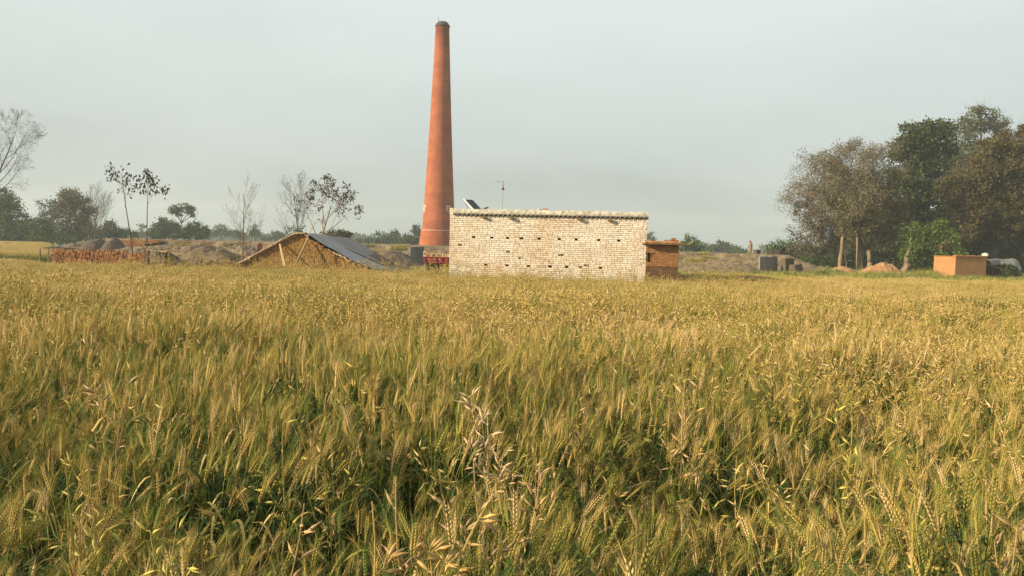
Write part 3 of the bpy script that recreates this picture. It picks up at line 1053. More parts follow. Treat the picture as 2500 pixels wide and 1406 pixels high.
c = bm_.mix(0.6, c, bm_.ramp(bm_.noise(p, 4.5, 6, 0.7), [(0.3, (0.45, 0.38, 0.33)), (0.6, (1, 1, 1))]), 'MULTIPLY')
bm_.col(c); bm_.bump(bm_.noise(p, 2.4, 8, 0.7), 1.0, 0.3)
link('earth_bank', mesh_np('earth_bank', P.reshape(-1, 3), [F]), bm_.m, kiln)
def kx(px, d=KD): return W(px, 600, d).x
def kwall(px0, px1, ztop_px, mat, ang=35, y=-.2, lit=None, name='retaining_wall', zb=0, th=.5, batter=.10):
    x0, x1 = kx(px0, KD + y), kx(px1, KD + y)
    L = (x1 - x0) / math.cos(R(ang))
    zt = W((px0 + px1) / 2, ztop_px, KD + y).z - GZ
    mb = MB()
    cx = Vector((x0, y, 0)); u = Vector((math.cos(R(ang)), math.sin(R(ang)), 0)); v = Vector((-math.sin(R(ang)), math.cos(R(ang)), 0))
    nseg = 10
    P = []
    for k in range(nseg + 1):
        q = cx + u * (L * k / nseg)
        bt = zt * batter
        zz = zt + noise.noise((q.x * 1.4, 3, 1)) * .08
        P.append([q + Vector((0, 0, zb)), q + v * bt * .5 + Vector((0, 0, zz * .5)), q + v * bt + Vector((0, 0, zz)), q + v * (bt + th) + Vector((0, 0, zz)), q + v * (bt + th) + Vector((0, 0, zb))])
    mb.grid([[tuple(a) for a in r] for r in P])
    mb.add(P[0], [(0, 1, 2, 3, 4)], .5); mb.add(P[-1], [(4, 3, 2, 1, 0)], .5)
    return mb.build(name, mat, kiln)
kwall(1003, 1034, 604, M['grey_slab'], 38, -8.5, th=.35, batter=.03)
kwall(1858, 1916, 628, M['grey_slab'], 38, -9, th=.14, batter=.03)
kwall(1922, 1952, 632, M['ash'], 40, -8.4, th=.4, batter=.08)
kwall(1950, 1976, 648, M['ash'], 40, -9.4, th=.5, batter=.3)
# fired brick courses showing on the left and along the top
recs = []
bx0, bx1 = kx(286), kx(372)
zt = W(330, 588, KD).z - GZ
for r_ in range(9):
    u = bx0 + r_ * .05
    while u < bx1 - r_ * .18 + .6 * math.sin(r_):
        w = rng.choice((.23, .23, .115)); recs.append((u + w / 2, zt - r_ * .085, w - .012, .072, rng.uniform(-.03, .03))); u += w
lay_bricks(kiln, recs, M['red_brick'], 0, origin_y=.7, depth=2.2)
recs = []
for a_, b_, zp_, rows in ((395, 640, 591.5, 2), (905, 1000, 607, 2), (1660, 1700, 625, 1)):
    x = kx(a_)
    while x < kx(b_):
        w = rng.choice((.23, .115, .23))
        if noise.noise((x * .35, 2, a_)) > -.12:
            for q in range(rows):
                recs.append((x + w / 2, W(a_, zp_, KD).z - GZ + (x - kx(a_)) * .0 - q * .09, w - .015, .07, rng.uniform(-.05, .05)))
        x += w
lay_bricks(kiln, recs, M['dull_brick'], 0, origin_y=2.15, stuff_name='capping_bricks', depth=1.4)
# rubble at the foot of the bank
Vs, Fs, As, c = [], [], [], 0
for _ in range(900):
    px = rng.choice((rng.uniform(440, 600), rng.uniform(440, 600), rng.uniform(900, 1010), rng.uniform(1660, 1860)))
    d = rng.uniform(66, 77) if px > 640 or rng.random() < .3 else rng.uniform(50, 60)
    x = kx(px, d)
    v, f = BT[rng.randrange(6)]
    s = rng.uniform(.6, 1.3)
    v = (v * np.array([.2 * s, .11, .09])) @ np.array(Matrix.Rotation(rng.uniform(0, 6), 3, (rng.random(), rng.random(), 1)).transposed())
    hgt = rng.random() ** 2 * .45
    Vs.append(v + np.array([x, d, GZ + .05 + hgt])); Fs.append(f + c); c += len(v); As.append(np.full(len(v), rng.random()))
link('rubble', mesh_np('rubble', np.concatenate(Vs), [np.concatenate(Fs)], {'rnd': np.concatenate(As)}), M['dull_brick'],
     label='loose broken bricks strewn along the foot of the kiln bank', kind='stuff')
# heaps in front of the bank at the left, centre and right
def heap(name, px0, px1, d, ztpx, mat, label, seed, depth=2.2, steep=1.0, skew=.5, cat='soil heap', rough=.28, group=None):
    a, b = W(px0, 640, d), W(px1, 640, d)
    w = b.x - a.x
    zt = W((px0 + px1) / 2, ztpx, d).z - GZ
    nu, nv = 44, 22
    mb = MB(); P = []
    for i in range(nv + 1):
        row = []
        for j in range(nu + 1):
            s, t = j / nu, i / nv
            pr = math.sin(math.pi * (s ** (math.log(.5) / math.log(skew)))) ** steep * math.sin(math.pi * t) ** .7
            x = w * s; y = depth * (t - .5)
            n_ = noise.fractal((x * 1.6 + seed, y * 1.6, seed), 1, 2, 5)
            row.append((x, y, max(-.05, pr * zt * (1 + rough * .55 * n_) + .02)))
        P.append(row)
    mb.grid(P)
    return mb.build(name, mat, loc=(a.x, d, GZ), label=label, cat=cat, group=group)
heap('soil_heap', 250, 430, 60, 605, bm_.m, 'low grey-brown heap of earth behind the right end of the brick stack', 1.3, 5, .4)
heap('shade_toned_mound', 208, 264, 71, 584, M['ash'], 'rounded mound coloured dark as shade on the bank behind the brick stack, left of its twin', 3.1, 4.5, .28, rough=.15)  # both mounds: the shade is put into their dark colour
heap('shade_toned_mound', 256, 302, 70, 585, M['ash'], 'rounded mound coloured dark as shade on the bank behind the brick stack, right of its twin', 5.7, 4.5, .35, rough=.15)
heap('soil_heap', 395, 575, 67, 601, bm_.m, 'broad pinkish heap of earth against the bank left of the bare sapling', 4.1, 6, .3)
heap('ash_heap', 520, 660, 70, 603, bm_.m, 'brown earth heap between the bare sapling and the shed', 8.1, 6, .3)
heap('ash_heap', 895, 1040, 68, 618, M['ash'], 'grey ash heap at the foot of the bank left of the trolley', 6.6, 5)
heap('soil_heap', 1650, 1870, 66, 640, bm_.m, 'overgrown brown earth heap right of the mud-brick hut', 9.3, 6, .5)
heap('soil_pile', 2016, 2096, 75, 653, M['soil_pile'], 'small orange heap of dug soil at the foot of the pale tree trunks', 2.7, 3.5, .7)
heap('soil_pile', 2088, 2196, 74, 643, M['soil_pile'], 'larger orange heap of dug soil with a steep right side near the green tree', 5.2, 4, .55, skew=.66)

# things on top of the bank
KT = Hh + GZ
def bucket(px, label):
    d = 84; a = W(px, 620, d); z0 = W(px, 626, d).z; h = W(px, 611, d).z - z0
    e_ = empty('coal_drum', (a.x, d, z0), label=label, cat='drum', group='dark drums on top of the bank')
    mb = MB(); mb.lathe((0, 0, 0), [(.01, 0), (.17, 0), (.25, h), (.22, h), (.16, .04), (.01, .04)], 16, capt=False); mb.build('body', M['black'], e_)
    mb = MB(); mb.tube([(-.25, 0, h)] + [(-.25 * math.cos(t), 0, h + .02 * math.sin(t)) for t in (.8, 1.5, 2.3)] + [(.25, 0, h)], .012, 4); mb.build('rim_wire', M['dark_bark'], e_)
bucket(1851.5, 'black drum on the bank right beside the standing person')
bucket(1907, 'black drum on the bank further right, near the trees')
mb = MB(); a = W(1841, 625, 84); mb.box((0, 0, .27), (.40, .4, .54), jit=.02)
mb.build('grey_block', M['grey_slab'], loc=(a.x, 84, a.z), label='grey block on the bank between the person and the drum', cat='block')
mb = MB(); a = W(1885, 627, 84)
for k in range(5): mb.box((-.5 + k * .26, 0, .25 + .03 * k), (.24, .3, .5 + .05 * k), jit=.02)
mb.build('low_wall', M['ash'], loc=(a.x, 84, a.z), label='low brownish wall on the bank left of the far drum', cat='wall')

# ------------------------------------------------------------------ person on the bank
def skin(name, chain, parent, mat, loc=(0, 0, 0), sub=1):
    """chain: list of (id, pos, radius, parent_id)"""
    me = bpy.data.meshes.new(name)
    ids = {c[0]: i for i, c in enumerate(chain)}
    me.from_pydata([c[1] for c in chain], [(ids[c[3]], ids[c[0]]) for c in chain if c[3] is not None], [])
    o = link(name, me, mat, parent, loc)
    m = o.modifiers.new('skin', 'SKIN'); m.use_smooth_shade = True
    for i, c in enumerate(chain):
        r = c[2] if hasattr(c[2], '__len__') else (c[2], c[2])
        me.skin_vertices[0].data[i].radius = r
        me.skin_vertices[0].data[i].use_root = c[3] is None
    s = o.modifiers.new('sub', 'SUBSURF'); s.levels = s.render_levels = sub
    return o


pd = 82.0
pb = W(1831, 623.5, pd); ptop = W(1830.5, 588.5, pd)
ph = ptop.z - pb.z
person = empty('person', (pb.x, pd, pb.z), label='person in a long beige tunic and dark red headscarf standing on the bank', cat='person')
k = ph / 1.68
body = [('pel', (0, 0, .92), (.13, .10), None), ('wai', (0, 0, 1.06), (.115, .09), 'pel'), ('che', (0, 0, 1.24), (.15, .10), 'wai'), ('nec', (0, 0, 1.42), .052, 'che'),
        ('hea', (0, -.01, 1.52), (.075, .085), 'nec'), ('top', (0, -.005, 1.62), (.07, .08), 'hea')]
for s, nm in ((-1, 'l'), (1, 'r')):
    body += [(nm + 'sh', (s * .17, 0, 1.36), .052, 'che'), (nm + 'el', (s * .215, .0, 1.10), .042, nm + 'sh'), (nm + 'wr', (s * .20, -.09, .87), .028, nm + 'el'),
             (nm + 'ha', (s * .19, -.11, .79), (.022, .036), nm + 'wr'), (nm + 'fi', (s * .185, -.115, .73), (.014, .028), nm + 'ha'),
             (nm + 'hi', (s * .09, 0, .86), .088, 'pel'), (nm + 'kn', (s * .10, -.015, .48), .058, nm + 'hi'), (nm + 'an', (s * .10, .01, .08), .038, nm + 'kn'),
             (nm + 'to', (s * .11, -.13, .035), (.035, .03), nm + 'an')]
body = [(a, tuple(q * k for q in b), (tuple(q * k for q in c) if hasattr(c, '__len__') else c * k), d) for a, b, c, d in body]
skin('body', body, person, simple('skin', (0.20, 0.105, 0.06), None, 5))
mb = MB()
def ell_ring(rx, ry, z, n=20, ph=0): return [(rx * k * math.cos(2 * math.pi * i / n), ry * k * math.sin(2 * math.pi * i / n) + .012 * k * math.sin(5 * 2 * math.pi * i / n + ph), z * k) for i in range(n)]
mb.grid([ell_ring(.205, .15, .50), ell_ring(.19, .14, .70, ph=1), ell_ring(.165, .125, .95), ell_ring(.15, .115, 1.1), ell_ring(.175, .12, 1.28), ell_ring(.16, .10, 1.39), ell_ring(.065, .06, 1.44)], close=True)
beige = simple('beige_cloth', (0.30, 0.22, 0.14), (0.22, 0.155, 0.10), 6, bump=.3, bscale=20)
mb.build('tunic', beige, person, smooth=True)
mb = MB()
for s in (-1, 1):
    mb.tube([(s * .175 * k, 0, 1.36 * k), (s * .215 * k, 0, 1.10 * k), (s * .205 * k, -.07 * k, .90 * k)], [.07 * k, .06 * k, .052 * k], 8)
mb.build('sleeves', beige, person, smooth=True)
mb = MB()
for s in (-1, 1):
    mb.tube([(s * .085 * k, 0, .86 * k), (s * .10 * k, -.015 * k, .48 * k), (s * .10 * k, .01 * k, .10 * k)], [.10 * k, .085 * k, .065 * k], 8)
mb.build('trousers', beige, person, smooth=True)
mb = MB()
mb.grid([ell_ring(.075, .07, 1.40), ell_ring(.10, .11, 1.46), ell_ring(.098, .118, 1.56), ell_ring(.085, .10, 1.64), ell_ring(.03, .04, 1.685)], close=True)
scarf = mb.build('headscarf', M['cloth_red'], person, smooth=True)
scarf.location = (0, .025, 0)

# ------------------------------------------------------------------ painted trolley behind the building's left corner
TD = 46.5
t0 = W(1033.5, 640, TD)
tr = empty('farm_trolley', (t0.x, TD, GZ), R(-1.5), label='red and yellow painted farm trolley with lettered panels left of the whitewashed building', cat='trolley')
TZ = lambda py: W(1060, py, TD).z - GZ
TX = lambda px: W(px, 630, TD).x - t0.x
zy1, zy0, zr0 = TZ(619.5), TZ(628.5), TZ(642)
TL = 3.9
mb = MB(); mb.box((TL / 2, .03, (zr0 + zy0) / 2), (TL, .05, zy0 - zr0), a=.5); mb.build('lower_side', M['red_paint'], tr)
mb = MB(); mb.box((TL / 2, .035, (zy1 + zy0) / 2 + .004), (TL, .05, zy1 - zy0 - .008), a=.5); mb.build('upper_side', M['yellow_paint'], tr)
mb = MB(); mb.box((TL / 2, -.012, zy0), (TL, .05, .035)); mb.box((TL / 2, -.012, zr0), (TL, .05, .05)); mb.build('side_rail', M['red_paint'], tr)
pitch_ = TX(1051.5) - TX(1038)
xs_ = [0.03] + [TX(1038) + i * pitch_ for i in range(11)]
for x in xs_:
    mb = MB(); mb.box((x, -.02, (zr0 + zy0) / 2 - .02), (.055, .06, zy0 - zr0 + .02)); mb.build('stake', M['red_paint'], tr)
mb = MB(); mb.box((0.065, -.005, zy1 - .07), (.14, .05, .36)); mb.build('corner_board', M['yellow_paint'], tr)
def letter(ch_, x, z, size, mat, y=-.034):
    vs_, fs_ = text_mesh(ch_, size, .008)
    cx = (min(v.x for v in vs_) + max(v.x for v in vs_)) / 2; cy = (min(v.y for v in vs_) + max(v.y for v in vs_)) / 2
    mb = MB(); mb.add([(v.x - cx + x, y, v.y - cy + z) for v in vs_], fs_, .5); mb.build('letter', mat, tr)
cxs = [TX(1045), TX(1059), TX(1072), TX(1084)]
zc_ = (zy1 + zy0) / 2
letter('4', .07, zy1 - .03, .2, M['letter'], -.033)
for x, l in zip(cxs[1:], 'MNY'): 
    mb = MB(); mb.box((x, .0, zc_), (.25, .03, .20), a=.9); mb.build('letter_panel', M['yellow_paint'], tr)
    letter(l, x, zc_, .23, M['letter'], -.018)
mb = MB()
mb.box((cxs[0], .0, zc_), (.27, .03, .20), a=.9); mb.build('letter_panel', M['yellow_paint'], tr)
mb = MB(); mb.tube([(cxs[0], -.016, zc_), (cxs[0], -.022, zc_)], .095, 20); mb.build('roundel', M['red_paint'], tr)
mb = MB()
for dz_ in (-.035, .005, .04): mb.box((cxs[0], -.026, zc_ + dz_), (.11, .004, .014))
mb.build('roundel_bars', M['pink_paint'], tr)
def star(x, z, r, mat, y=-.0):
    mb = MB()
    pts = [(x + (r if i % 2 == 0 else r * .42) * math.sin(math.pi * i / 5), y, z + (r if i % 2 == 0 else r * .42) * math.cos(math.pi * i / 5)) for i in range(10)]
    mb.add([(x, y, z)] + pts, [(0, i + 1, (i + 1) % 10 + 1) for i in range(10)], .5); mb.build('painted_star', mat, tr)
for x in cxs[:3]: star(x, (zr0 + zy0) / 2 + .04, .085, M['pink_paint'], -.0)
mb = MB(); mb.box((TL / 2, 1.0, zr0 - .06), (TL - .1, 1.9, .08)); mb.build('floor', M['dark'], tr)
mb = MB(); mb.box((TL / 2, 1.97, (zr0 + zy1) / 2), (TL, .05, zy1 - zr0)); mb.build('far_side', M['red_paint'], tr)
mb = MB(); mb.box((TL / 2, 1.0, zr0 - .2), (TL - .2, .12, .18)); mb.box((TL / 2, .4, zr0 - .18), (TL - .2, .1, .12)); mb.build('chassis', M['dark'], tr)
for i, (wx, wy) in enumerate(((TX(1054), .12), (TX(1054) + 2.1, .12))):
    wr = .44
    wh = MB()
    cz = wr
    ring = []
    for q in range(29):
        t = 2 * math.pi * q / 28
        ring.append([(wx + rr * math.cos(t), yy + wy, cz + .28 + rr * math.sin(t)) for rr, yy in ((.24, 0), (.34, -.04), (.42, -.02), (.45, .04), (.45, .16), (.42, .22), (.24, .22))])
    wh.grid(ring)
    w_ = wh.build('wheel', M['tyre'], tr, smooth=True)
    rm = MB(); rm.tube([(wx, wy + .05, cz + .28), (wx, wy + .16, cz + .28)], .245, 20); rm.build('rim', M['dark_bark'], w_)

# ------------------------------------------------------------------ brick house at the right, with the tarpaulin shelter
HD = 70.0
hc = W(2332, 655, HD)
HA = R(15)
house = empty('brick_house', (hc.x, HD, GZ), HA, label='small flat-roofed orange brick house at the right edge of the field', cat='house')
hz_ = W(2332, 628, HD).z - GZ
hm = Mat('orange_brickwork', 0.92, 0.12)
cc = hm.pos(True)
bt = hm.n('ShaderNodeTexBrick')
mpn = hm.n('ShaderNodeMapping'); mpn.inputs['Rotation'].default_value = (R(90), 0, 0)
hm.L(cc, mpn.inputs[0]); hm.L(mpn.outputs[0], bt.inputs['Vector'])
bt.inputs['Scale'].default_value = 1.0
bt.inputs['Brick Width'].default_value, bt.inputs['Row Height'].default_value, bt.inputs['Mortar Size'].default_value = .24, .085, .006
bt.inputs['Color1'].default_value, bt.inputs['Color2'].default_value, bt.inputs['Mortar'].default_value = (.40, .205, .085, 1), (.35, .175, .07, 1), (.31, .16, .07, 1)
hm.col(hm.mix(.5, bt.outputs[0], hm.ramp(hm.noise(hm.pos(), 1.1, 6), [(.3, (.6, .58, .55)), (.65, (1, 1, 1))]), 'MULTIPLY'))
hm.bump(hm.noise(hm.pos(), 12, 4), .4, .02)
mb = MB(); mb.box((1.67, .11, hz_ / 2), (3.34, .22, hz_)); mb.build('wall', hm.m, house, label='front wall in glancing light')
mb = MB(); mb.box((.11, 1.235, hz_ / 2), (.22, 2.02, hz_ - .004)); mb.build('wall', hm.m, house, label='sunlit left end wall')
mb = MB(); mb.box((3.23, 1.235, hz_ / 2), (.22, 2.02, hz_ - .004)); mb.build('wall', hm.m, house)
mb = MB(); mb.box((1.67, 2.36, hz_ / 2), (3.34, .22, hz_)); mb.build('wall', hm.m, house)
mb = MB()
mb.box((1.67, 1.2, hz_ + .035), (3.44, 2.56, .07))
mb.build('roof_slab', simple('roof_edge', (.33, .15, .05), (.20, .09, .03), 3), house)
lump('parapet', -.06, 3.4, -.06, .3, hz_ + .068, .075, M['hut_brick'], house, 2.1, amp=.015, top_amp=.02)
lump_o = MB()
a = W(2408, 634, 71)
blob('white_sack', (a.x, 71.2, hz_ + GZ + .06), (.30, .28, .18), simple('white_sacking', (.72, .68, .58), None, 5), 3.1, 'rounded white sack lying on the roof corner of the small brick house', 'sack')
TSD = 71.5
b0 = W(2420, 640, TSD)
ts = empty('tarpaulin_shelter', (b0.x, TSD, GZ), 0, label='sagging grey tarpaulin shelter on posts at the right end of the small brick house', cat='shelter')
mb = MB(); P = []
tx = lambda px: W(px, 640, TSD).x - b0.x
tz = lambda py, px=2450: W(px, py, TSD).z - GZ
for i in range(41):
    px = 2419 + (2496 - 2419) * i / 40
    ridge = tz(634.5 + 1.0 * math.sin(i * .35) + (0 if i < 36 else (i - 36) ** 2 * .6), px)
    hem = tz(650 - 3.0 * math.sin(math.pi * i / 32) + (0 if i < 30 else (i - 30) * 1.5), px)
    row = []
    for j in range(15):
        s = j / 14
        zz = hem + (ridge - hem) * math.sin(s * math.pi) ** .55 if 0 < s < 1 else hem
        row.append((tx(px) + .18 * (s - .5) , 1.9 * s - .2, zz + .04 * noise.noise((i * .25 + j * .4, j * .3, 1)) + .05 * math.sin(i * .8 + j * .8)))
    P.append(row)
mb.grid(P); solid(mb.build('tarpaulin', M['tarp3'], ts, smooth=True), .02)
for px, py in ((2430, 649), (2452, 647), (2478, 650)):
    mb = MB(); mb.tube([(tx(px), .3, 0), (tx(px) + .05, .3, tz(py) + .05)], [.055, .045], 6); mb.build('post', M['bark'], ts)
mb = MB(); mb.box((tx(2458), 1.6, .75), (2.9, .12, 1.5), jit=.02); mb.build('back_screen', M['dark_bark'], ts)
mb = MB()
for k in range(6): mb.box((tx(2446 + k * 8), .9 + .2 * (k % 2), .25), (.42, .4, .35 + .22 * (k % 3)), rz=rng.random(), jit=.06)
mb.build('stored_goods', M['blue_tarp'], ts)
mb = MB(); P = []
for i in range(13):
    P.append([(tx(2486) + .08 * i, .2 + .13 * j, max(0.02, 1.35 - .105 * i - .04 * j + .10 * noise.noise((i * .6, j * .7, 2)))) for j in range(10)])
mb.grid(P); solid(mb.build('hanging_flap', M['blue_tarp'], ts, smooth=True), .02)

# ================================================================== vegetation
def seg_mesh(S, n=3):
    """S (m,8): p0 xyz, p1 xyz, r0, r1 -> n-sided prisms"""
    S = np.asarray(S, dtype=np.float64)
    p0, p1, r0, r1 = S[:, 0:3], S[:, 3:6], S[:, 6], S[:, 7]
    t = p1 - p0
    t /= np.maximum(np.linalg.norm(t, axis=1, keepdims=True), 1e-6)
    up = np.tile([0.3, 0.2, 0.93], (len(S), 1))
    bad = np.abs((t * up).sum(1)) > .95
    up[bad] = [1, 0, 0]
    x = np.cross(t, up); x /= np.linalg.norm(x, axis=1, keepdims=True)
    y = np.cross(t, x)
    V = np.zeros((len(S), 2, n, 3))
    for k in range(n):
        q = 2 * math.pi * k / n
        o = x * math.cos(q) + y * math.sin(q)
        V[:, 0, k] = p0 + o * r0[:, None]
        V[:, 1, k] = p1 + o * r1[:, None]
    b = np.arange(len(S))[:, None] * 2 * n
    F = [np.concatenate([b + k, b + (k + 1) % n, b + n + (k + 1) % n, b + n + k], 1) for k in range(n)]
    return V.reshape(-1, 3), np.concatenate(F), np.repeat(nr.random(len(S)), 2 * n)


def leaf_mesh(Cn, size, aspect=.6, droop=0.0, jitter=.35):
    n = len(Cn)
    a = nr.normal(size=(n, 3)); a /= np.linalg.norm(a, axis=1, keepdims=True)
    if droop:
        a = a * (1 - droop) + np.array([0, 0, -1.0]) * droop
        a /= np.linalg.norm(a, axis=1, keepdims=True)
    b = np.cross(a, nr.normal(size=(n, 3))); b /= np.linalg.norm(b, axis=1, keepdims=True)
    s = size * nr.uniform(1 - jitter, 1 + jitter, (n, 1))
    V = np.stack([Cn, Cn + a * s * .45 + b * s * aspect * .5, Cn + a * s, Cn + a * s * .45 - b * s * aspect * .5], 1)
    F = np.arange(n * 4).reshape(n, 4)
    return V.reshape(-1, 3), F, np.repeat(nr.random(n), 4)


def tree(name, label, base, lobes_px, d, leaf, leafmat, dens=1.0, size=.28, trunk=.25, trunk_px=None, barkmat=None, cat='tree', group=None,
         clr=.8, fill=.5, ydepth=.8, twig=0, aspect=.7, limb=True, trunk_base=None, per=42, flat=.7, hollow=.55):
    """crown lobes are given as (px, py, rx, ry) in photograph pixels at distance d; they become real 3-D ellipsoids there"""
    s = d / FPX
    bx = W(base, 640, d).x
    root = empty(name, (bx, d, GZ), 0, label=label, cat=cat, group=group)
    O = np.array([bx, d, GZ])
    LC = []
    for px, py, rx, ry in lobes_px:
        c = W(px, py, d)
        yo = rng.uniform(-.4, .4) * rx * s
        LC.append((np.array([c.x, d + yo, c.z]) - O, np.array([rx * s, (rx + ry) / 2 * s * ydepth, ry * s])))
    leaves, segs = [], []
    fork = np.array([trunk_px and (W(trunk_px[0], trunk_px[1], d).x - bx) or 0, 0, trunk_px and (W(trunk_px[0], trunk_px[1], d).z - GZ) or LC[0][0][2] * .5])
    big = []
    # trunk with a slight bend
    tpts = [np.array([0, 0, -.1]), np.array([fork[0] * .4 + rng.uniform(-.1, .1) * trunk * 3, 0, fork[2] * .5]), fork]
    for i in range(2): big.append((tpts[i], tpts[i + 1], trunk * (1.25 - .35 * i), trunk * (.9 - .15 * i)))
    for c, r in LC:
        if limb:
            m = (fork + c) / 2 + nr.normal(size=3) * r.mean() * .15
            rr = trunk * (.55 if trunk < .4 else .36)
            big.append((fork, m, rr, rr * .7)); big.append((m, c, rr * .7, rr * .4))
        area = (r[0] * r[2] + r[0] * r[1] + r[1] * r[2]) / 3
        nc = max(3, int(area / (clr * clr) * 6.5 * dens))
        v = nr.normal(size=(nc, 3)); v /= np.linalg.norm(v, axis=1, keepdims=True)
        rad = hollow + (1 - hollow) * nr.random((nc, 1)) ** .6
        rad *= 1 + .16 * np.sin(v[:, :1] * 7 + c[0]) * np.cos(v[:, 2:] * 6 + c[2])
        cc = c + v * rad * r
        cc = cc[cc[:, 2] > .15]
        for q in cc:
            k = max(3, int(per * rng.uniform(.5, 1.4)))
            o = nr.normal(size=(k, 3)) * np.array([clr, clr, clr * flat]) * .42
            leaves.append(q + o)
            if limb:
                m = (c + q) / 2 + nr.normal(size=3) * .15
                w = max(.012, trunk * .10)
                segs.append((*c, *m, w * 1.6, w)); segs.append((*m, *q, w, w * .35))
            if twig:
                for _ in range(twig):
                    e = q + nr.normal(size=3) * clr * .75 + (q - c) / (np.linalg.norm(q - c) + .01) * clr * .5
                    h = (q + e) / 2 + nr.normal(size=3) * clr * .12
                    segs.append((*q, *h, .016, .012)); segs.append((*h, *e, .012, .006))
    mt = barkmat or M['bark']
    mb = MB()
    for a, b, r0, r1 in big:
        mb.tube([a, (np.array(a) + np.array(b)) / 2 + nr.normal(size=3) * r0 * .25, b], [r0, (r0 + r1) / 2, r1], 9, cap=True)
    mb.build('trunk', mt, root, smooth=True)
    if segs:
        v, f, a = seg_mesh(segs)
        link('branches', mesh_np('branches', v, [f], {'rnd': a}), mt if not twig else M['twig'], root)
    if leaf and leaves:
        L_ = np.concatenate(leaves)
        v, f, a = leaf_mesh(L_, size, aspect)
        link('crown', mesh_np('crown', v, [f], {'rnd': a}), leafmat, root)
        return len(L_)
    return 0


def grow(p, dr, ln, r, lev, P, S, tips, rg):
    """recursive bare branching"""
    n = P['seg'][lev]
    p = np.array(p, dtype=float); dr = np.array(dr, dtype=float); dr /= np.linalg.norm(dr)
    kids = P['kids'][lev] if lev < len(P['kids']) else 0
    pts = [p]
    for i in range(n):
        dr = dr + rg.normal(size=3) * P['wob'][lev] + np.array([0, 0, P['up'][lev]])
        dr /= np.linalg.norm(dr)
        q = p + dr * ln / n
        ra, rb = r * (1 - .8 * i / n), r * (1 - .8 * (i + 1) / n)
        S.append((*p, *q, max(ra, .006), max(rb, .005)))
        p = q; pts.append(p)
    if kids:
        t0 = P['start'][lev]
        for k in range(kids):
            t = t0 + (1 - t0) * (k + rg.random()) / kids
            i = min(int(t * n), n - 1)
            q = pts[i] + (pts[i + 1] - pts[i]) * (t * n - i)
            ax = rg.normal(size=3); ax -= ax.dot(dr) * dr; ax /= np.linalg.norm(ax)
            base = pts[i + 1] - pts[i]; base /= np.linalg.norm(base)
            an = P['ang'][lev] * rg.uniform(.7, 1.25)
            dd = base * math.cos(an) + ax * math.sin(an)
            grow(q, dd, ln * P['len'][lev] * (1.15 - .65 * (t - t0) / (1 - t0 + 1e-6)) * rg.uniform(.8, 1.2), r * (1 - .8 * t) * P['rad'], lev + 1, P, S, tips, rg)
    else:
        tips.append(p)


def bare_tree(name, label, px, d, top_py, P, r=.12, lean=(0, 0, 1), seed=1, leafmat=None, leaf_n=0, leaf_size=.2, mat=None, cat='tree', group=None,
              stems=1, base_z=None, aspect=.5, droop=0.0, leaf_sd=.1, zmin=0.0, pxoff=None):
    rg = np.random.default_rng(seed)
    b = W(px, 640, d)
    bz = GZ if base_z is None else base_z
    root = empty(name, (b.x, d, bz), 0, label=label, cat=cat, group=group)
    hgt = W(px, top_py, d).z - bz
    S, tips = [], []
    for k in range(stems):
        ln = hgt * P.get('h', .95) * (1 if k == 0 else rg.uniform(.7, .95))
        dr = np.array(lean, dtype=float) + (rg.normal(size=3) * np.array([.16, .16, 0]) if stems > 1 else 0)
        grow((rg.normal() * .1 * (k > 0), 0, 0), dr, ln, r * (1 if k == 0 else .75), 0, P, S, tips, rg)
    S = np.array(S)
    # fit the height exactly
    f = hgt / max(S[:, 5].max(), .1)
    S[:, :6] *= f
    thick = S[:, 6] > .035
    parts = [('trunk', thick, 7), ('branches', ~thick, 3)]
    for nm, m, n in parts:
        if m.any():
            v, fc, a = seg_mesh(S[m], n)
            link(nm, mesh_np(nm, v, [fc], {'rnd': a}, smooth=(n > 3)), mat or M['dark_bark'], root)
    if leaf_n:
        T = np.array(tips) * f
        T = T[T[:, 2] > zmin]
        C_ = np.repeat(T, leaf_n, axis=0) + rg.normal(size=(len(T) * leaf_n, 3)) * leaf_sd
        v, fc, a = leaf_mesh(C_, leaf_size, aspect, droop)
        link('leaves', mesh_np('leaves', v, [fc], {'rnd': a}), leafmat, root)
    return root


TG = 'trees of the grove at the right'
# ---- right grove
PB = dict(seg=[7, 5, 4, 3, 2], kids=[9, 7, 6, 5], wob=[.07, .12, .16, .2, .22], up=[.03, .05, .03, .02, .0], start=[.30, .2, .2, .15], ang=[.75, .7, .75, .8], len=[.62, .55, .5, .5], rad=.55, h=.9)
bare_tree('tree', 'tall thinly leaved grey-brown tree with a pale forked trunk behind the larger soil heap', 2103, 85, 336, PB, .42, (-.05, 0, 1), 5,
          leafmat=M['leaf_grey'], leaf_n=8, leaf_size=.17, mat=M['pale_bark'], group=TG, leaf_sd=.28)
bare_tree('tree', 'half-bare brown tree leaning left with a thin pale trunk above the smaller soil heap', 2052, 84, 405, dict(PB, h=.85, start=[.35, .2, .2, .15]), .26, (-.10, 0, 1), 12,
          leafmat=M['leaf_grey'], leaf_n=9, leaf_size=.16, mat=M['pale_bark'], group=TG, leaf_sd=.28)
tree('tree', 'bushy grey-brown tree on the left edge of the grove with foliage reaching low', 2010, [(1985, 560, 62, 62), (1965, 500, 42, 48), (2010, 470, 55, 62), (2040, 545, 62, 70), (1975, 610, 50, 32), (2010, 405, 46, 40)], 91, True,
     M['leaf_grey'], 1.0, .19, .24, (2010, 620), M['pale_bark'], group=TG, clr=.75, per=26, twig=7, hollow=.3)
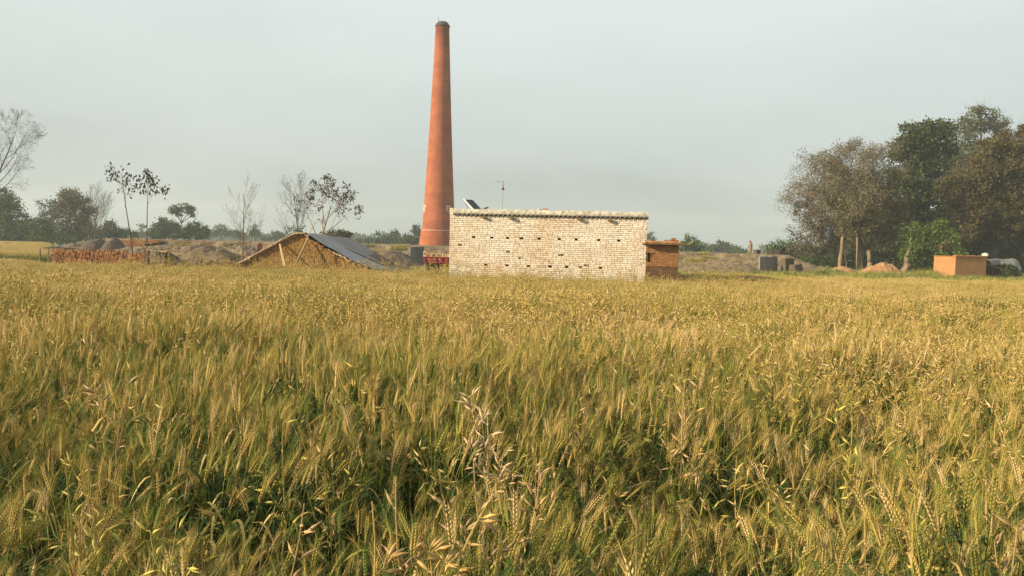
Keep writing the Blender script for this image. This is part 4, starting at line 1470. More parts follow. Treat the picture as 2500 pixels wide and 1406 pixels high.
tree('tree', 'olive-brown round tree in the middle of the grove, behind the pale forked trunk', 2125, [(2110, 500, 60, 58), (2085, 543, 66, 45), (2150, 550, 55, 48), (2120, 450, 42, 36), (2060, 500, 40, 44), (2165, 500, 40, 60)], 83.5, True,
     M['leaf_brown'], 1.25, .21, .26, (2120, 610), M['pale_bark'], group=TG, clr=.75, per=44, twig=5, hollow=.35)
tree('tree', 'tall dark green tree with lumpy tufted crown in the grove', 2262, [(2260, 330, 55, 42), (2200, 365, 36, 28), (2300, 350, 42, 44), (2235, 395, 55, 36), (2275, 430, 66, 44), (2215, 470, 55, 52), (2285, 500, 66, 56), (2235, 545, 62, 44), (2185, 440, 26, 26), (2305, 312, 30, 20)], 98, True,
     M['leaf_dark'], 1.5, .34, .40, (2258, 560), M['dark_bark'], group=TG, clr=1.0, per=60, flat=.6)
tree('tree', 'sparse grey-green treetop rising behind the tall dark green tree', 2385, [(2400, 295, 50, 38), (2362, 325, 34, 40), (2430, 320, 34, 36), (2385, 375, 55, 44), (2345, 400, 44, 40)], 112, True,
     M['leaf_sage'], 1.1, .26, .35, (2390, 480), M['dark_bark'], group=TG, clr=.8, per=34, twig=3, flat=.6)
tree('tree', 'huge olive-brown spreading tree at the far right', 2420, [(2440, 395, 66, 62), (2395, 460, 80, 62), (2490, 360, 55, 55), (2350, 530, 62, 56), (2440, 520, 88, 66), (2520, 470, 80, 95), (2345, 470, 52, 40), (2400, 570, 70, 34), (2530, 590, 50, 50)], 86, True,
     M['leaf_olive'], 1.35, .24, .50, (2425, 610), M['dark_bark'], group=TG, clr=.85, per=85, twig=5, flat=.6)
tree('tree', 'dark low-branched tree behind the small brick house', 2385, [(2330, 590, 70, 44), (2400, 610, 70, 44), (2460, 600, 62, 50), (2300, 620, 45, 36), (2500, 620, 40, 40), (2420, 645, 90, 22), (2330, 640, 60, 22)], 104, True,
     M['leaf_dark'], 1.8, .34, .30, (2390, 640), M['dark_bark'], group=TG, clr=.9, per=46, twig=4)
tree('tree', 'dark shaded tree between the orange trunks and the bright green tree', 2165, [(2160, 590, 55, 50), (2110, 600, 50, 40), (2200, 560, 44, 50), (2060, 615, 50, 34), (2230, 620, 50, 40), (1995, 628, 40, 20), (2080, 638, 50, 20), (2150, 640, 50, 20), (1950, 632, 30, 14)], 108, True,
     M['leaf_dark'], 1.8, .34, .25, (2165, 640), M['dark_bark'], group=TG, clr=.9, per=44)
tree('tree', 'small bright green tree with a thick pale trunk in front of the grove', 2212, [(2262, 572, 52, 36), (2230, 600, 36, 34), (2295, 600, 44, 40), (2250, 628, 46, 28), (2300, 640, 34, 28), (2225, 560, 26, 22), (2280, 555, 30, 22)], 80, True,
     M['leaf_bright'], 1.0, .20, .42, (2224, 610), M['pale_bark'], group=TG, clr=.7, per=60, ydepth=.9)
for px, d, r, lab in ((2040, 92, .16, 'slender dark trunk standing left of the pale forked tree'), (2068, 96, .12, 'second slender dark trunk among the grove shade'), (2345, 84, .13, 'thin dark trunk left behind the small brick house')):
    tree('tree', lab + ', with a small dark crown', px, [(px - 8, 590, 26, 24), (px + 12, 570, 24, 26)], d, True, M['leaf_brown'], .8, .2, r, (px - 4, 615), M['dark_bark'], group=TG, clr=.6, per=30, twig=3)
tree('bush', 'green bush on the bank left of the grove', 1905, [(1900, 612, 28, 18), (1925, 600, 26, 20), (1880, 622, 18, 10), (1950, 615, 30, 22), (1935, 628, 26, 14)], 96, True,
     M['leaf_mid'], 1.0, .18, .10, (1905, 628), M['dark_bark'], cat='bush', clr=.6, per=46)
tree('bush', 'low dark green bush in the shade under the grove', 1995, [(1985, 642, 26, 14), (2020, 640, 30, 14), (1960, 645, 20, 10)], 90, True,
     M['leaf_mid'], 1.0, .18, .08, (1990, 650), M['dark_bark'], cat='bush', clr=.55, per=40)
tree('bush', 'low dark green bush right of the larger soil heap', 2200, [(2170, 652, 26, 12), (2280, 662, 36, 12), (2240, 658, 24, 12)], 84, True,
     M['leaf_dark'], 1.0, .18, .08, (2200, 660), M['dark_bark'], cat='bush', clr=.55, per=40)
tree('bush', 'leafy weed bush growing in front of the tarpaulin shelter', 2458, [(2462, 664, 14, 12), (2476, 672, 14, 8)], 71, True,
     M['leaf_mid'], 1.2, .14, .05, (2460, 670), M['dark_bark'], cat='bush', clr=.35, per=40)

# ---- left side
TL_ = 'trees behind the field at the left'
PBT = dict(seg=[7, 6, 5, 3, 2], kids=[11, 8, 6, 4], wob=[.06, .10, .12, .15, .2], up=[.02, .10, .06, .04, .02], start=[.25, .2, .15, .1], ang=[.8, .65, .6, .6], len=[.5, .5, .48, .5], rad=.5, h=.9)
bare_tree('bare_tree', 'tall bare tree with fine twigs cut by the left edge of the photo', -38, 112, 262, PBT, .24, (.02, 0, 1), 31, mat=M['dark_bark'], leafmat=M['leaf_grey'], leaf_n=1, leaf_size=.16, group=TL_)
tree('tree', 'dark green tree at the left edge below the tall bare tree', 15, [(18, 515, 40, 32), (-10, 500, 45, 40), (0, 560, 60, 38), (48, 555, 28, 30), (30, 582, 50, 16)], 138, True, M['leaf_mid'], 1.6, .34, .25, (15, 575), group=TL_, clr=1.1, per=44)
tree('tree', 'dark low tree right of the left-edge tree', 72, [(70, 565, 30, 28), (52, 575, 30, 22), (98, 580, 26, 18)], 135, True, M['leaf_dark'], 1.6, .32, .18, (72, 585), group=TL_, clr=1.0, per=44)
tree('tree', 'low yellow-green tree at the field edge under the sparse pale tree', 105, [(105, 560, 26, 28), (90, 578, 24, 18), (128, 575, 26, 22), (165, 586, 30, 12)], 130, True, M['leaf_mid'], 1.5, .28, .18, (105, 585), group=TL_, clr=.9, per=44)
tree('tree', 'sparse pale green tree with see-through crown left of the tall olive one', 128, [(115, 505, 34, 22), (140, 495, 26, 18), (128, 535, 38, 20)], 142, True, M['leaf_sage'], .7, .26, .22, (128, 565), group=TL_, clr=.9, per=26, twig=4)
tree('tree', 'tall olive and brown tree in the left group', 182, [(180, 490, 28, 28), (200, 515, 26, 34), (165, 520, 28, 34), (185, 560, 40, 30), (150, 575, 30, 20), (205, 575, 26, 20)], 134, True, M['leaf_brown'], 1.5, .26, .26, (184, 570), group=TL_, clr=.9, per=44, twig=4)
tree('tree', 'pale olive treetop behind the tall brown tree', 178, [(172, 478, 22, 18), (150, 500, 22, 18)], 150, True, M['leaf_sage'], 1.0, .28, .2, (175, 560), group=TL_, clr=.9, per=40)
PBF = dict(seg=[6, 6, 5, 3], kids=[12, 9, 6], wob=[.06, .06, .08, .1], up=[.02, .10, .09, .05], start=[.18, .15, .1], ang=[.60, .42, .40], len=[.62, .50, .45], rad=.5, h=.92)
bare_tree('bare_tree', 'bare feathery tree with upswept twigs right of the tall olive tree', 216, 100, 434, PBF, .12, (.0, 0, 1), 44, mat=M['twig'], group=TL_)
bare_tree('bare_tree', 'lower bare feathery tree leaning right above the round dark bush', 228, 104, 462, PBF, .11, (.22, 0, 1), 47, mat=M['twig'], group=TL_)
tree('tree', 'round dark tree behind the left part of the kiln bank', 268, [(266, 560, 30, 18), (240, 572, 30, 16), (285, 572, 20, 14)], 150, True, M['leaf_dark'], 1.6, .34, .2, (268, 580), group=TL_, clr=1.0, per=44)
tree('bush', 'small green bush behind the bank between the tall saplings', 318, [(318, 574, 20, 11), (335, 578, 14, 8)], 150, True, M['leaf_mid'], 1.0, .3, .12, (318, 582), cat='bush', group=TL_, clr=.8, per=40)
# saplings with big drooping leaves
PSA = dict(seg=[10, 5, 3], kids=[6, 4], wob=[.014, .12, .2], up=[.0, .02, -.02], start=[.60, .25], ang=[.65, .7], len=[.30, .5], rad=.5, h=.9)
bare_tree('sapling', 'left one of two tall thin saplings with dark drooping leaves', 327, 50, 404, PSA, .055, (-.05, 0, 1), 62, M['leaf_purple'], 6, .21, M['twig'], group='twin saplings', aspect=.5, droop=.55, leaf_sd=.13)
bare_tree('sapling', 'right one of two tall thin saplings with dark drooping leaves', 359, 50.5, 414, dict(PSA, start=[.68, .25], len=[.20, .5]), .055, (-.01, 0, 1), 65, M['leaf_purple'], 9, .21, M['twig'], group='twin saplings', aspect=.55, droop=.55, leaf_sd=.13)
tree('tree', 'umbrella-shaped tree with flat crown on a bare forked trunk', 449, [(445, 508, 26, 9), (425, 516, 13, 9), (464, 515, 12, 10), (436, 524, 8, 6), (470, 524, 6, 6)], 150, True, M['leaf_mid'], 1.2, .26, .16, (443, 545), group=TL_, clr=.65, per=36, flat=.5)
tree('tree', 'big round dark green tree behind the kiln bank, left of the umbrella-shaped tree', 405, [(408, 558, 30, 19), (385, 568, 24, 16), (428, 570, 18, 16)], 160, True, M['leaf_dark'], 2.0, .34, .22, (405, 578), group=TL_, clr=1.0, per=50)
tree('bush', 'pale green bush in front of the round dark tree', 382, [(380, 577, 14, 9), (425, 582, 14, 7)], 140, True, M['leaf_bright'], 1.0, .26, .12, (382, 584), cat='bush', group=TL_, clr=.6, per=40)
tree('tree', 'round fresh green tree right of the umbrella-shaped tree', 478, [(478, 560, 24, 18), (492, 570, 18, 16), (462, 572, 16, 14)], 140, True, M['leaf_mid'], 1.8, .28, .18, (478, 580), group=TL_, clr=.8, per=50)
PY = dict(seg=[9, 6, 4, 2], kids=[13, 5, 3], wob=[.02, .05, .08, .1], up=[.0, .10, .06, .02], start=[.22, .25, .2], ang=[.75, .55, .5], len=[.46, .42, .4], rad=.5, h=.96)
bare_tree('bare_sapling', 'bare young tree with upswept branches standing left of the shed', 591, 52, 422, PY, .060, (.01, 0, 1), 71, mat=M['bark'])
bare_tree('bare_sapling', 'thin crooked bare shoot right beside the bare young tree', 602, 53, 500, dict(PY, kids=[7, 4, 2]), .030, (.14, 0, 1), 74, mat=M['twig'])
PZ_ = dict(seg=[8, 6, 5, 3], kids=[12, 8, 5], wob=[.05, .07, .1, .12], up=[.0, .09, .07, .03], start=[.2, .15, .1], ang=[.6, .5, .5], len=[.55, .48, .45], rad=.5, h=.95)
bare_tree('bare_tree', 'bare grey tree with fine branches just left of the big-leaved tree', 727, 66, 416, PZ_, .085, (-.04, 0, 1), 82, M['leaf_grey'], 1, .10, M['twig'], leaf_sd=.1)
tree('bush', 'green leafy bush at the foot of the bare grey tree behind the shed ridge', 722, [(722, 560, 22, 13), (712, 572, 16, 10), (738, 566, 12, 12)], 67, True, M['leaf_mid'], .8, .14, .06, (722, 590), cat='bush', clr=.4, per=24)
PLF = dict(seg=[6, 6, 4, 3], kids=[7, 6, 4], wob=[.08, .09, .12, .15], up=[.0, .05, .04, .0], start=[.32, .3, .25], ang=[.75, .62, .6], len=[.68, .50, .45], rad=.6, h=.9)
bare_tree('big_leaved_tree', 'open tree with large dark and reddish leaves behind the shed roof', 772, 63, 428, PLF, .13, (.015, 0, 1), 96, M['leaf_purple'], 6, .23, M['pale_bark'], droop=.35, aspect=.42, leaf_sd=.10, zmin=2.6)
tree('bush', 'dark olive bush peeping over the far end of the shed roof', 825, [(825, 574, 26, 10), (800, 576, 16, 8), (845, 578, 14, 8)], 92, True, M['leaf_olive'], 1.2, .2, .1, (825, 590), cat='bush', clr=.5, per=44)
tree('tree', 'hazy round tree just right of the shed roof end', 873, [(872, 590, 14, 9), (888, 594, 8, 5)], 210, True, M['leaf_far'], 1.2, .4, .2, (873, 598), clr=1.1, per=40, group='far trees')
far = [('wide light green tree left of the chimney foot', 925, [(928, 585, 22, 15), (905, 592, 18, 9), (945, 588, 14, 12)], 200, 'leaf_mid'),
       ('pointed grey-green tree left of the chimney foot', 966, [(966, 578, 9, 18), (968, 590, 14, 12), (965, 566, 5, 9)], 215, 'leaf_far'),
       ('dark tree touching the left side of the chimney foot', 1010, [(1008, 580, 20, 16), (1016, 562, 10, 10), (995, 590, 14, 10), (1024, 586, 14, 14)], 190, 'leaf_dark'),
       ('grey-green tall round tree right of the fresh green tree', 540, [(538, 560, 12, 12), (552, 566, 14, 10), (524, 570, 12, 9)], 260, 'leaf_far'),
       ('low hazy tree behind the bare young tree', 575, [(572, 572, 18, 9), (592, 575, 12, 8)], 270, 'leaf_far'),
       ('narrow upright tree right of the bare young tree', 621, [(621, 562, 6, 13), (623, 574, 12, 9), (632, 568, 5, 8)], 240, 'leaf_far'),
       ('low dark tree between the narrow tree and the shed', 672, [(674, 575, 11, 9), (655, 582, 16, 6), (690, 580, 12, 7)], 230, 'leaf_dark'),
       ('hazy low tree right behind the umbrella-shaped tree', 512, [(512, 572, 12, 8)], 280, 'leaf_far'),
       ('thin pale tree on the skyline between the twin saplings', 345, [(345, 555, 7, 5), (346, 572, 10, 8)], 250, 'leaf_far'),
       ('small bushy tree just right of the whitewashed building', 1588, [(1588, 580, 8, 8), (1600, 588, 6, 5)], 260, 'leaf_far'),
       ('green round tree behind the mud-brick hut roof', 1684, [(1684, 592, 20, 15), (1675, 605, 22, 12), (1698, 606, 18, 12)], 150, 'leaf_mid'),
       ('dark broad tree left of the standing person', 1762, [(1760, 602, 20, 13), (1738, 608, 16, 9), (1782, 610, 14, 9)], 230, 'leaf_dark'),
       ('lower dark tree between the round green tree and the dark broad one', 1718, [(1718, 607, 12, 9), (1706, 611, 10, 6)], 235, 'leaf_far'),
       ('small pale green tree just left of the standing person', 1803, [(1802, 613, 12, 7), (1815, 616, 8, 4)], 220, 'leaf_mid')]
for lab, px, lobes, d, mt in far:
    tree('tree', lab, px, lobes, d, True, M[mt], 1.5, .5 if d > 185 else .3, .2, (px, lobes[0][1] + lobes[0][3]), M['dark_bark'], group='far trees', clr=1.2 if d > 185 else .8, per=44)
# one distant wooded line along the horizon
Ls = []
for i in range(900):
    px = -300 + 3100 * i / 900
    d = 430 + 60 * noise.noise((px * .004, 0, 0)) + rng.uniform(-12, 12)
    h = 4.2 + 3.2 * noise.noise((px * .011, 5, 0)) + 1.6 * noise.noise((px * .05, 5, 4)) - (2.0 if 1780 < px < 1860 else 0)
    x = W(px, 600, d).x
    k = 60
    o = nr.random((k, 3))
    Ls.append(np.stack([x + (o[:, 0] - .5) * 4.5, d + (o[:, 1] - .5) * 8, GZ + np.sqrt(o[:, 2]) * max(h, 1.5)], -1))
v, f, a = leaf_mesh(np.concatenate(Ls), 1.1, .8)
link('distant_wood', mesh_np('distant_wood', v, [f], {'rnd': a}), M['leaf_far'], label='low blue-grey line of far-off woods along the horizon', kind='stuff')

# ================================================================== wheat
TEMPL = {}


class Stalks:
    def __init__(s): s.V, s.T, s.Q, s.A, s.n = [], [], [], [], 0

    def add(s, V, T=None, Q=None, a=.5):
        V = np.asarray(V, dtype=np.float32).reshape(-1, 3)
        s.V.append(V)
        if T is not None: s.T.append(np.asarray(T, dtype=np.int32) + s.n)
        if Q is not None: s.Q.append(np.asarray(Q, dtype=np.int32) + s.n)
        s.A.append(np.full(len(V), a, dtype=np.float32) if np.isscalar(a) else np.asarray(a, dtype=np.float32))
        s.n += len(V)

    def mesh(s, name, attr='rip'):
        F = []
        if s.T: F.append(np.concatenate(s.T))
        if s.Q: F.append(np.concatenate(s.Q))
        return mesh_np(name, np.concatenate(s.V), F, {attr: np.concatenate(s.A)}, smooth=True)


OCT_T = np.array([(0, 1, 2), (0, 2, 3), (0, 3, 4), (0, 4, 1), (5, 2, 1), (5, 3, 2), (5, 4, 3), (5, 1, 4)])


def unit(v): return v / max(np.linalg.norm(v), 1e-9)


def wheat_stalk(S, g, x, y, lod, lean_dir):
    Hs = g.uniform(.62, .80)
    rip = np.clip(g.normal({0: .475, 1: .565, 2: .60}[lod], .17), .12, .92)
    la = lean_dir + g.normal(0, 1.5)
    ld = np.array([math.cos(la), math.sin(la), 0])
    lk = abs(g.normal(.0, .16)) + .02 if g.random() > .13 else g.uniform(.4, .85)
    base = np.array([x, y, 0.0])
    def cv(t):        # along the whole stalk, t up to 1.15 for the ear
        return base + np.array([0, 0, Hs * t * (1 - .18 * lk * t * t)]) + ld * lk * Hs * t ** 2.4
    # stem
    ns = {0: 4, 1: 2, 2: 1}[lod]
    wdt = {0: .0017, 1: .0025, 2: .0045}[lod]
    side = unit(np.cross(ld, [0, 0, 1]) + ld * .3)
    ts = np.linspace(.15 if lod else 0, 1, ns + 1)
    P = np.array([cv(t) for t in ts])
    if lod == 0:
        o2 = unit(np.cross(side, [0, 0, 1]))
        V = []
        for p in P:
            for k in range(3):
                q = 2 * math.pi * k / 3
                V.append(p + side * math.cos(q) * wdt + o2 * math.sin(q) * wdt)
        Q = [(i * 3 + k, i * 3 + (k + 1) % 3, i * 3 + 3 + (k + 1) % 3, i * 3 + 3 + k) for i in range(ns) for k in range(3)]
        S.add(V, Q=Q, a=np.repeat(np.linspace(rip * .45, rip * .75, ns + 1), 3))
    else:
        V = np.concatenate([[p - side * wdt, p + side * wdt] for p in P])
        Q = [(i * 2, i * 2 + 1, i * 2 + 3, i * 2 + 2) for i in range(ns)]
        S.add(V, Q=Q, a=np.repeat(np.linspace(rip * .4, rip * .7, ns + 1), 2))
    # ear
    hl = g.uniform(.070, .105)
    e0 = cv(1.0)
    ax = unit(cv(1.02) - cv(.96))
    droop = g.uniform(0, .5)
    a1 = unit(np.cross(ax, g.normal(size=3))); a2 = np.cross(ax, a1)
    headr = rip + .16 + g.normal(0, .07)
    if lod == 2:
        e1 = e0 + ax * hl
        w = .0100
        mid = e0 + ax * hl * .4
        S.add([e0, mid + a1 * w, mid + a2 * w, mid - a1 * w, mid - a2 * w, e1], T=OCT_T, a=headr)
        for k in range(5):
            q = g.uniform(0, 6.28)
            o = (a1 * math.cos(q) + a2 * math.sin(q))
            b = e0 + ax * hl * g.uniform(.2, .9)
            tip = b + (ax + o * .45) * g.uniform(.05, .085)
            sd = np.cross(o, ax) * .0018
            S.add([b - sd, b + sd, tip], T=[(0, 1, 2)], a=headr - .05)
    else:
        npair = 9 if lod == 0 else 5
        for i in range(npair):
            for sgn in (-1, 1):
                t = (i + (.5 if sgn > 0 else 0)) / npair
                taper = .55 + .45 * math.sin(math.pi * min(1, t * .8 + .18))
                c = e0 + ax * hl * t + ld * droop * .02 * t * t
                o = a1 * sgn
                sa = unit(ax * .92 + o * .30)
                ln = (.0175 if lod == 0 else .024) * taper
                w = (.0045 if lod == 0 else .0064) * taper
                p0 = c + o * .0018
                m = p0 + sa * ln * .42
                b2 = unit(np.cross(sa, a2)) 
                S.add([p0, m + b2 * w * .75, m + a2 * w, m - b2 * w * .75, m - a2 * w, p0 + sa * ln], T=OCT_T, a=headr + g.uniform(-.05, .07))
                for _ in range(2 if lod == 0 else 1):
                    q = g.normal(0, .28)
                    dr = unit(ax + o * g.uniform(.18, .42) + a2 * q)
                    st = p0 + sa * ln * .8
                    tip = st + dr * g.uniform(.045, .075)
                    wa = .00042 if lod == 0 else .0007
                    sd = unit(np.cross(dr, g.normal(size=3))) * wa
                    S.add([st - sd, st + sd, tip], T=[(0, 1, 2)], a=headr - .06)
    # leaves
    for _ in range({0: 4, 1: 3, 2: 1}[lod]):
        t = g.uniform(.35, .92)
        p = cv(t)
        q = g.uniform(0, 6.28)
        o = np.array([math.cos(q), math.sin(q), 0])
        L = g.uniform(.12, .24)
        n_ = {0: 5, 1: 3, 2: 2}[lod]
        w = g.uniform(.0035, .0075) * (1.0 if lod == 0 else 1.2 if lod == 1 else 1.6)
        dry = rip * .34 if g.random() < .70 else rip + .18
        up0 = g.uniform(.5, 1.4)
        sd = np.array([-o[1], o[0], 0.0])
        V = []
        for k in range(n_ + 1):
            u = k / n_
            c = p + o * L * u * .8 + np.array([0, 0, L * (up0 * u - 1.25 * u * u)])
            ww = w * (1 - u ** 2) + .0003
            V += [c - sd * ww, c + sd * ww]
        S.add(V, Q=[(i * 2, i * 2 + 1, i * 2 + 3, i * 2 + 2) for i in range(n_)], a=float(dry))


def make_patch(lod, n, half, seed, name):
    g = np.random.default_rng(seed)
    S = Stalks()
    for i in range(n):
        wheat_stalk(S, g, g.uniform(-half, half), g.uniform(-half, half), lod, .3)
    return S.mesh(name)


def pod_plant(seed, small, name, npod=26, col=.9):
    """dried mustard weed: wiry stems with swollen beaked pods"""
    g = np.random.default_rng(seed)
    S = Stalks()
    H_ = 1.0
    def st(P, w, a):
        for i in range(len(P) - 1):
            p, q = P[i], P[i + 1]
            sd = unit(np.cross(q - p, g.normal(size=3))) * w
            sd2 = unit(np.cross(q - p, sd)) * w
            S.add([p - sd, p + sd, q + sd * .7, q - sd * .7], Q=[(0, 1, 2, 3)], a=a)
            S.add([p - sd2, p + sd2, q + sd2 * .7, q - sd2 * .7], Q=[(0, 1, 2, 3)], a=a)
    la = g.uniform(0, 6.28)
    ld = np.array([math.cos(la), math.sin(la), 0]) * g.uniform(.05, .28)
    main = [np.array([0, 0, 0]) + ld * t * t + np.array([0, 0, H_ * t]) for t in np.linspace(.2, 1, 7)]
    st(main, .0028 if small else .002, col - .2)
    br = [main[-4:]]
    for k in range(5):
        i = g.integers(2, 6)
        p = main[i]; q = g.uniform(0, 6.28)
        o = np.array([math.cos(q), math.sin(q), .9])
        L = g.uniform(.12, .28)
        b = [p, p + unit(o) * L * .5, p + unit(o + np.array([0, 0, .6])) * L]
        st(b, .0016, col - .15); br.append(b)
    for k in range(npod):
        b = br[g.integers(0, len(br))]
        i = g.integers(0, len(b) - 1)
        p = b[i] + (b[i + 1] - b[i]) * g.random()
        q = g.uniform(0, 6.28)
        o = unit(np.array([math.cos(q), math.sin(q), g.uniform(-.2, 1.3)]))
        L = g.uniform(.05, .095) if small else g.uniform(.035, .068); w = L * .085 * (1.15 if small else .95)
        s0 = p + o * .012
        a1 = unit(np.cross(o, g.normal(size=3))); a2 = np.cross(o, a1)
        m = s0 + o * L * .4
        S.add([s0, m + a1 * w, m + a2 * w, m - a1 * w, m - a2 * w, s0 + o * L], T=OCT_T, a=col + g.uniform(-.15, .15))
    return S.mesh(name)


def template(key, meshes, mat):
    c = bpy.data.collections.new(key)
    for i, me in enumerate(meshes):
        me.materials.append(mat)
        o = bpy.data.objects.new('%s_%02d' % (key, i), me)
        c.objects.link(o)
    TEMPL[key] = (c, len(meshes))


def scatter(name, key, pts, rot, scl, **kw):
    c, n = TEMPL[key]
    me = bpy.data.meshes.new(name)
    me.vertices.add(len(pts))
    me.vertices.foreach_set('co', np.asarray(pts, dtype=np.float32).ravel())
    at = me.attributes.new('irot', 'FLOAT_VECTOR', 'POINT'); at.data.foreach_set('vector', np.asarray(rot, dtype=np.float32).ravel())
    at = me.attributes.new('iscl', 'FLOAT_VECTOR', 'POINT'); at.data.foreach_set('vector', np.asarray(scl, dtype=np.float32).ravel())
    at = me.attributes.new('iidx', 'INT', 'POINT'); at.data.foreach_set('value', nr.integers(0, n, len(pts)).astype(np.int32))
    o = link(name, me, None, **kw)
    ng = bpy.data.node_groups.new(name, 'GeometryNodeTree')
    ng.interface.new_socket('Geometry', in_out='INPUT', socket_type='NodeSocketGeometry')
    ng.interface.new_socket('Geometry', in_out='OUTPUT', socket_type='NodeSocketGeometry')
    A = ng.nodes.new
    gi, go = A('NodeGroupInput'), A('NodeGroupOutput')
    ci = A('GeometryNodeCollectionInfo'); ci.inputs['Collection'].default_value = c
    ci.inputs['Separate Children'].default_value = True; ci.inputs['Reset Children'].default_value = True
    ip = A('GeometryNodeInstanceOnPoints'); ip.inputs['Pick Instance'].default_value = True
    def na(nm, ty):
        q = A('GeometryNodeInputNamedAttribute'); q.data_type = ty; q.inputs['Name'].default_value = nm
        return [s_ for s_ in q.outputs if s_.enabled and s_.name == 'Attribute'][0]
    L = ng.links.new
    L(gi.outputs[0], ip.inputs['Points']); L(ci.outputs[0], ip.inputs['Instance'])
    L(na('iidx', 'INT'), ip.inputs['Instance Index'])
    L(na('irot', 'FLOAT_VECTOR'), ip.inputs['Rotation'])
    L(na('iscl', 'FLOAT_VECTOR'), ip.inputs['Scale'])
    L(ip.outputs[0], go.inputs[0])
    m = o.modifiers.new('scatter', 'NODES'); m.node_group = ng
    return o


template('wheat_near', [make_patch(0, 23, .17, 100 + i, 'wheat_near') for i in range(7)], M['crop'])
template('wheat_middle', [make_patch(1, 66, .28, 200 + i, 'wheat_middle') for i in range(6)], M['crop'])
template('wheat_far', [make_patch(2, 230, .55, 300 + i, 'wheat_far') for i in range(5)], M['crop'])
template('pod_weed', [pod_plant(400 + i, False, 'pod_weed', 30, (.88, .78, .50, .95, .62, .84)[i]) for i in range(6)], M['crop'])
template('pod_weed_far', [pod_plant(450 + i, True, 'pod_weed_far', 26, (.88, .74, .60, .80, .95)[i]) for i in range(5)], M['crop'])


def n2(x, y, s, sd=0.0):
    """cheap smooth noise in numpy, about -1..1"""
    x = x * s + sd * 13.7; y = y * s + sd * 7.3
    return (np.sin(x * 1.9 + 1.3 * np.sin(y * 1.3 + sd)) + np.sin(y * 2.3 + 1.7 * np.sin(x * 1.1 - sd)) + np.sin((x + y) * 1.37 + 2.1 * np.sin((x - y) * .83))) / 3


def field(x, y):
    far_edge = np.where(x > 6.3, 43.0 + (x - 6) * .12, np.where(x < -2.9, 36.6 + .7 * np.sin(x * .7), 33.4 + .3 * np.sin(x * 2)))
    ok = y < far_edge
    a, b = 15.9 + .25 * np.sin(x * 1.3), 23.2 + .2 * np.sin(x * 2.1)
    lane = (x > 6.2 + .3 * np.sin(y)) & (y > a + np.clip((9.5 - x) * .9, 0, 3.6)) & (y < b - np.clip((9.5 - x) * .9, 0, 3.6))
    return ok & ~lane


def place(name, key, sp, y0, y1, half, jit, rotr, inside=field, hs=.13, sc=1.0, dens=1.0, tilt=.09, xmin=None, xmax=None, **kw):
    ys = np.arange(y0, y1, sp)
    P = []
    for y in ys:
        h = half(y)
        x = np.arange(-h if xmin is None else max(-h, xmin), h if xmax is None else min(h, xmax), sp)
        P.append(np.stack([x, np.full(len(x), y)], -1))
    P = np.concatenate(P)
    P += nr.uniform(-jit, jit, P.shape) * sp
    if dens < 1: P = P[nr.random(len(P)) < dens]
    P = P[inside(P[:, 0], P[:, 1])]
    x, y = P[:, 0], P[:, 1]
    z = gz_np(x, y)
    hgt = 1 + hs * n2(x, y, .75, 1) + hs * .75 * n2(x, y, 2.3, 2) + hs * .5 * n2(x, y, .25, 3)
    scl = np.stack([np.full(len(x), sc), np.full(len(x), sc), sc * hgt * nr.uniform(.95, 1.05, len(x))], -1)
    rot = np.stack([tilt * n2(x, y, .9, 4) + nr.normal(0, .03, len(x)), tilt * .25 + tilt * n2(x, y, .8, 5) + nr.normal(0, .03, len(x)), nr.uniform(-rotr, rotr, len(x))], -1)
    return scatter(name, key, np.stack([x, y, z], -1), rot, scl, **kw)


hw_ = lambda y: np.maximum(2.2, .70 * max(y, 0) + 1.6)
place('wheat_field', 'wheat_near', .27, -2.0, 6.2, hw_, .45, .7, tilt=.14, hs=.31, label='bearded wheat nearest the camera, half green and half ripe', kind='stuff')
place('wheat_field', 'wheat_middle', .46, 6.1, 14.5, hw_, .4, .7, tilt=.15, hs=.23, label='ripening wheat in the middle of the field', kind='stuff')
place('wheat_field', 'wheat_far', .92, 14.2, 46, lambda y: .74 * y + 3, .35, 3.1, tilt=.07, hs=.09, label='golden wheat reaching to the buildings', kind='stuff')
def left_far(x, y): return (((x < -.585 * y) & (y > 52.5)) | ((x < -24.5) & (y < 41.5 + .3 * np.sin(x)))) & (x < -18 - .0 * y) & ((y < 72) | (x < -46))
place('wheat_field', 'wheat_far', 1.0, 37.5, 128, lambda y: .74 * y + 3, .35, 3.1, inside=left_far, tilt=.05, hs=.06, xmax=-15, label='farther wheat plots beyond the strip at the left', kind='stuff')
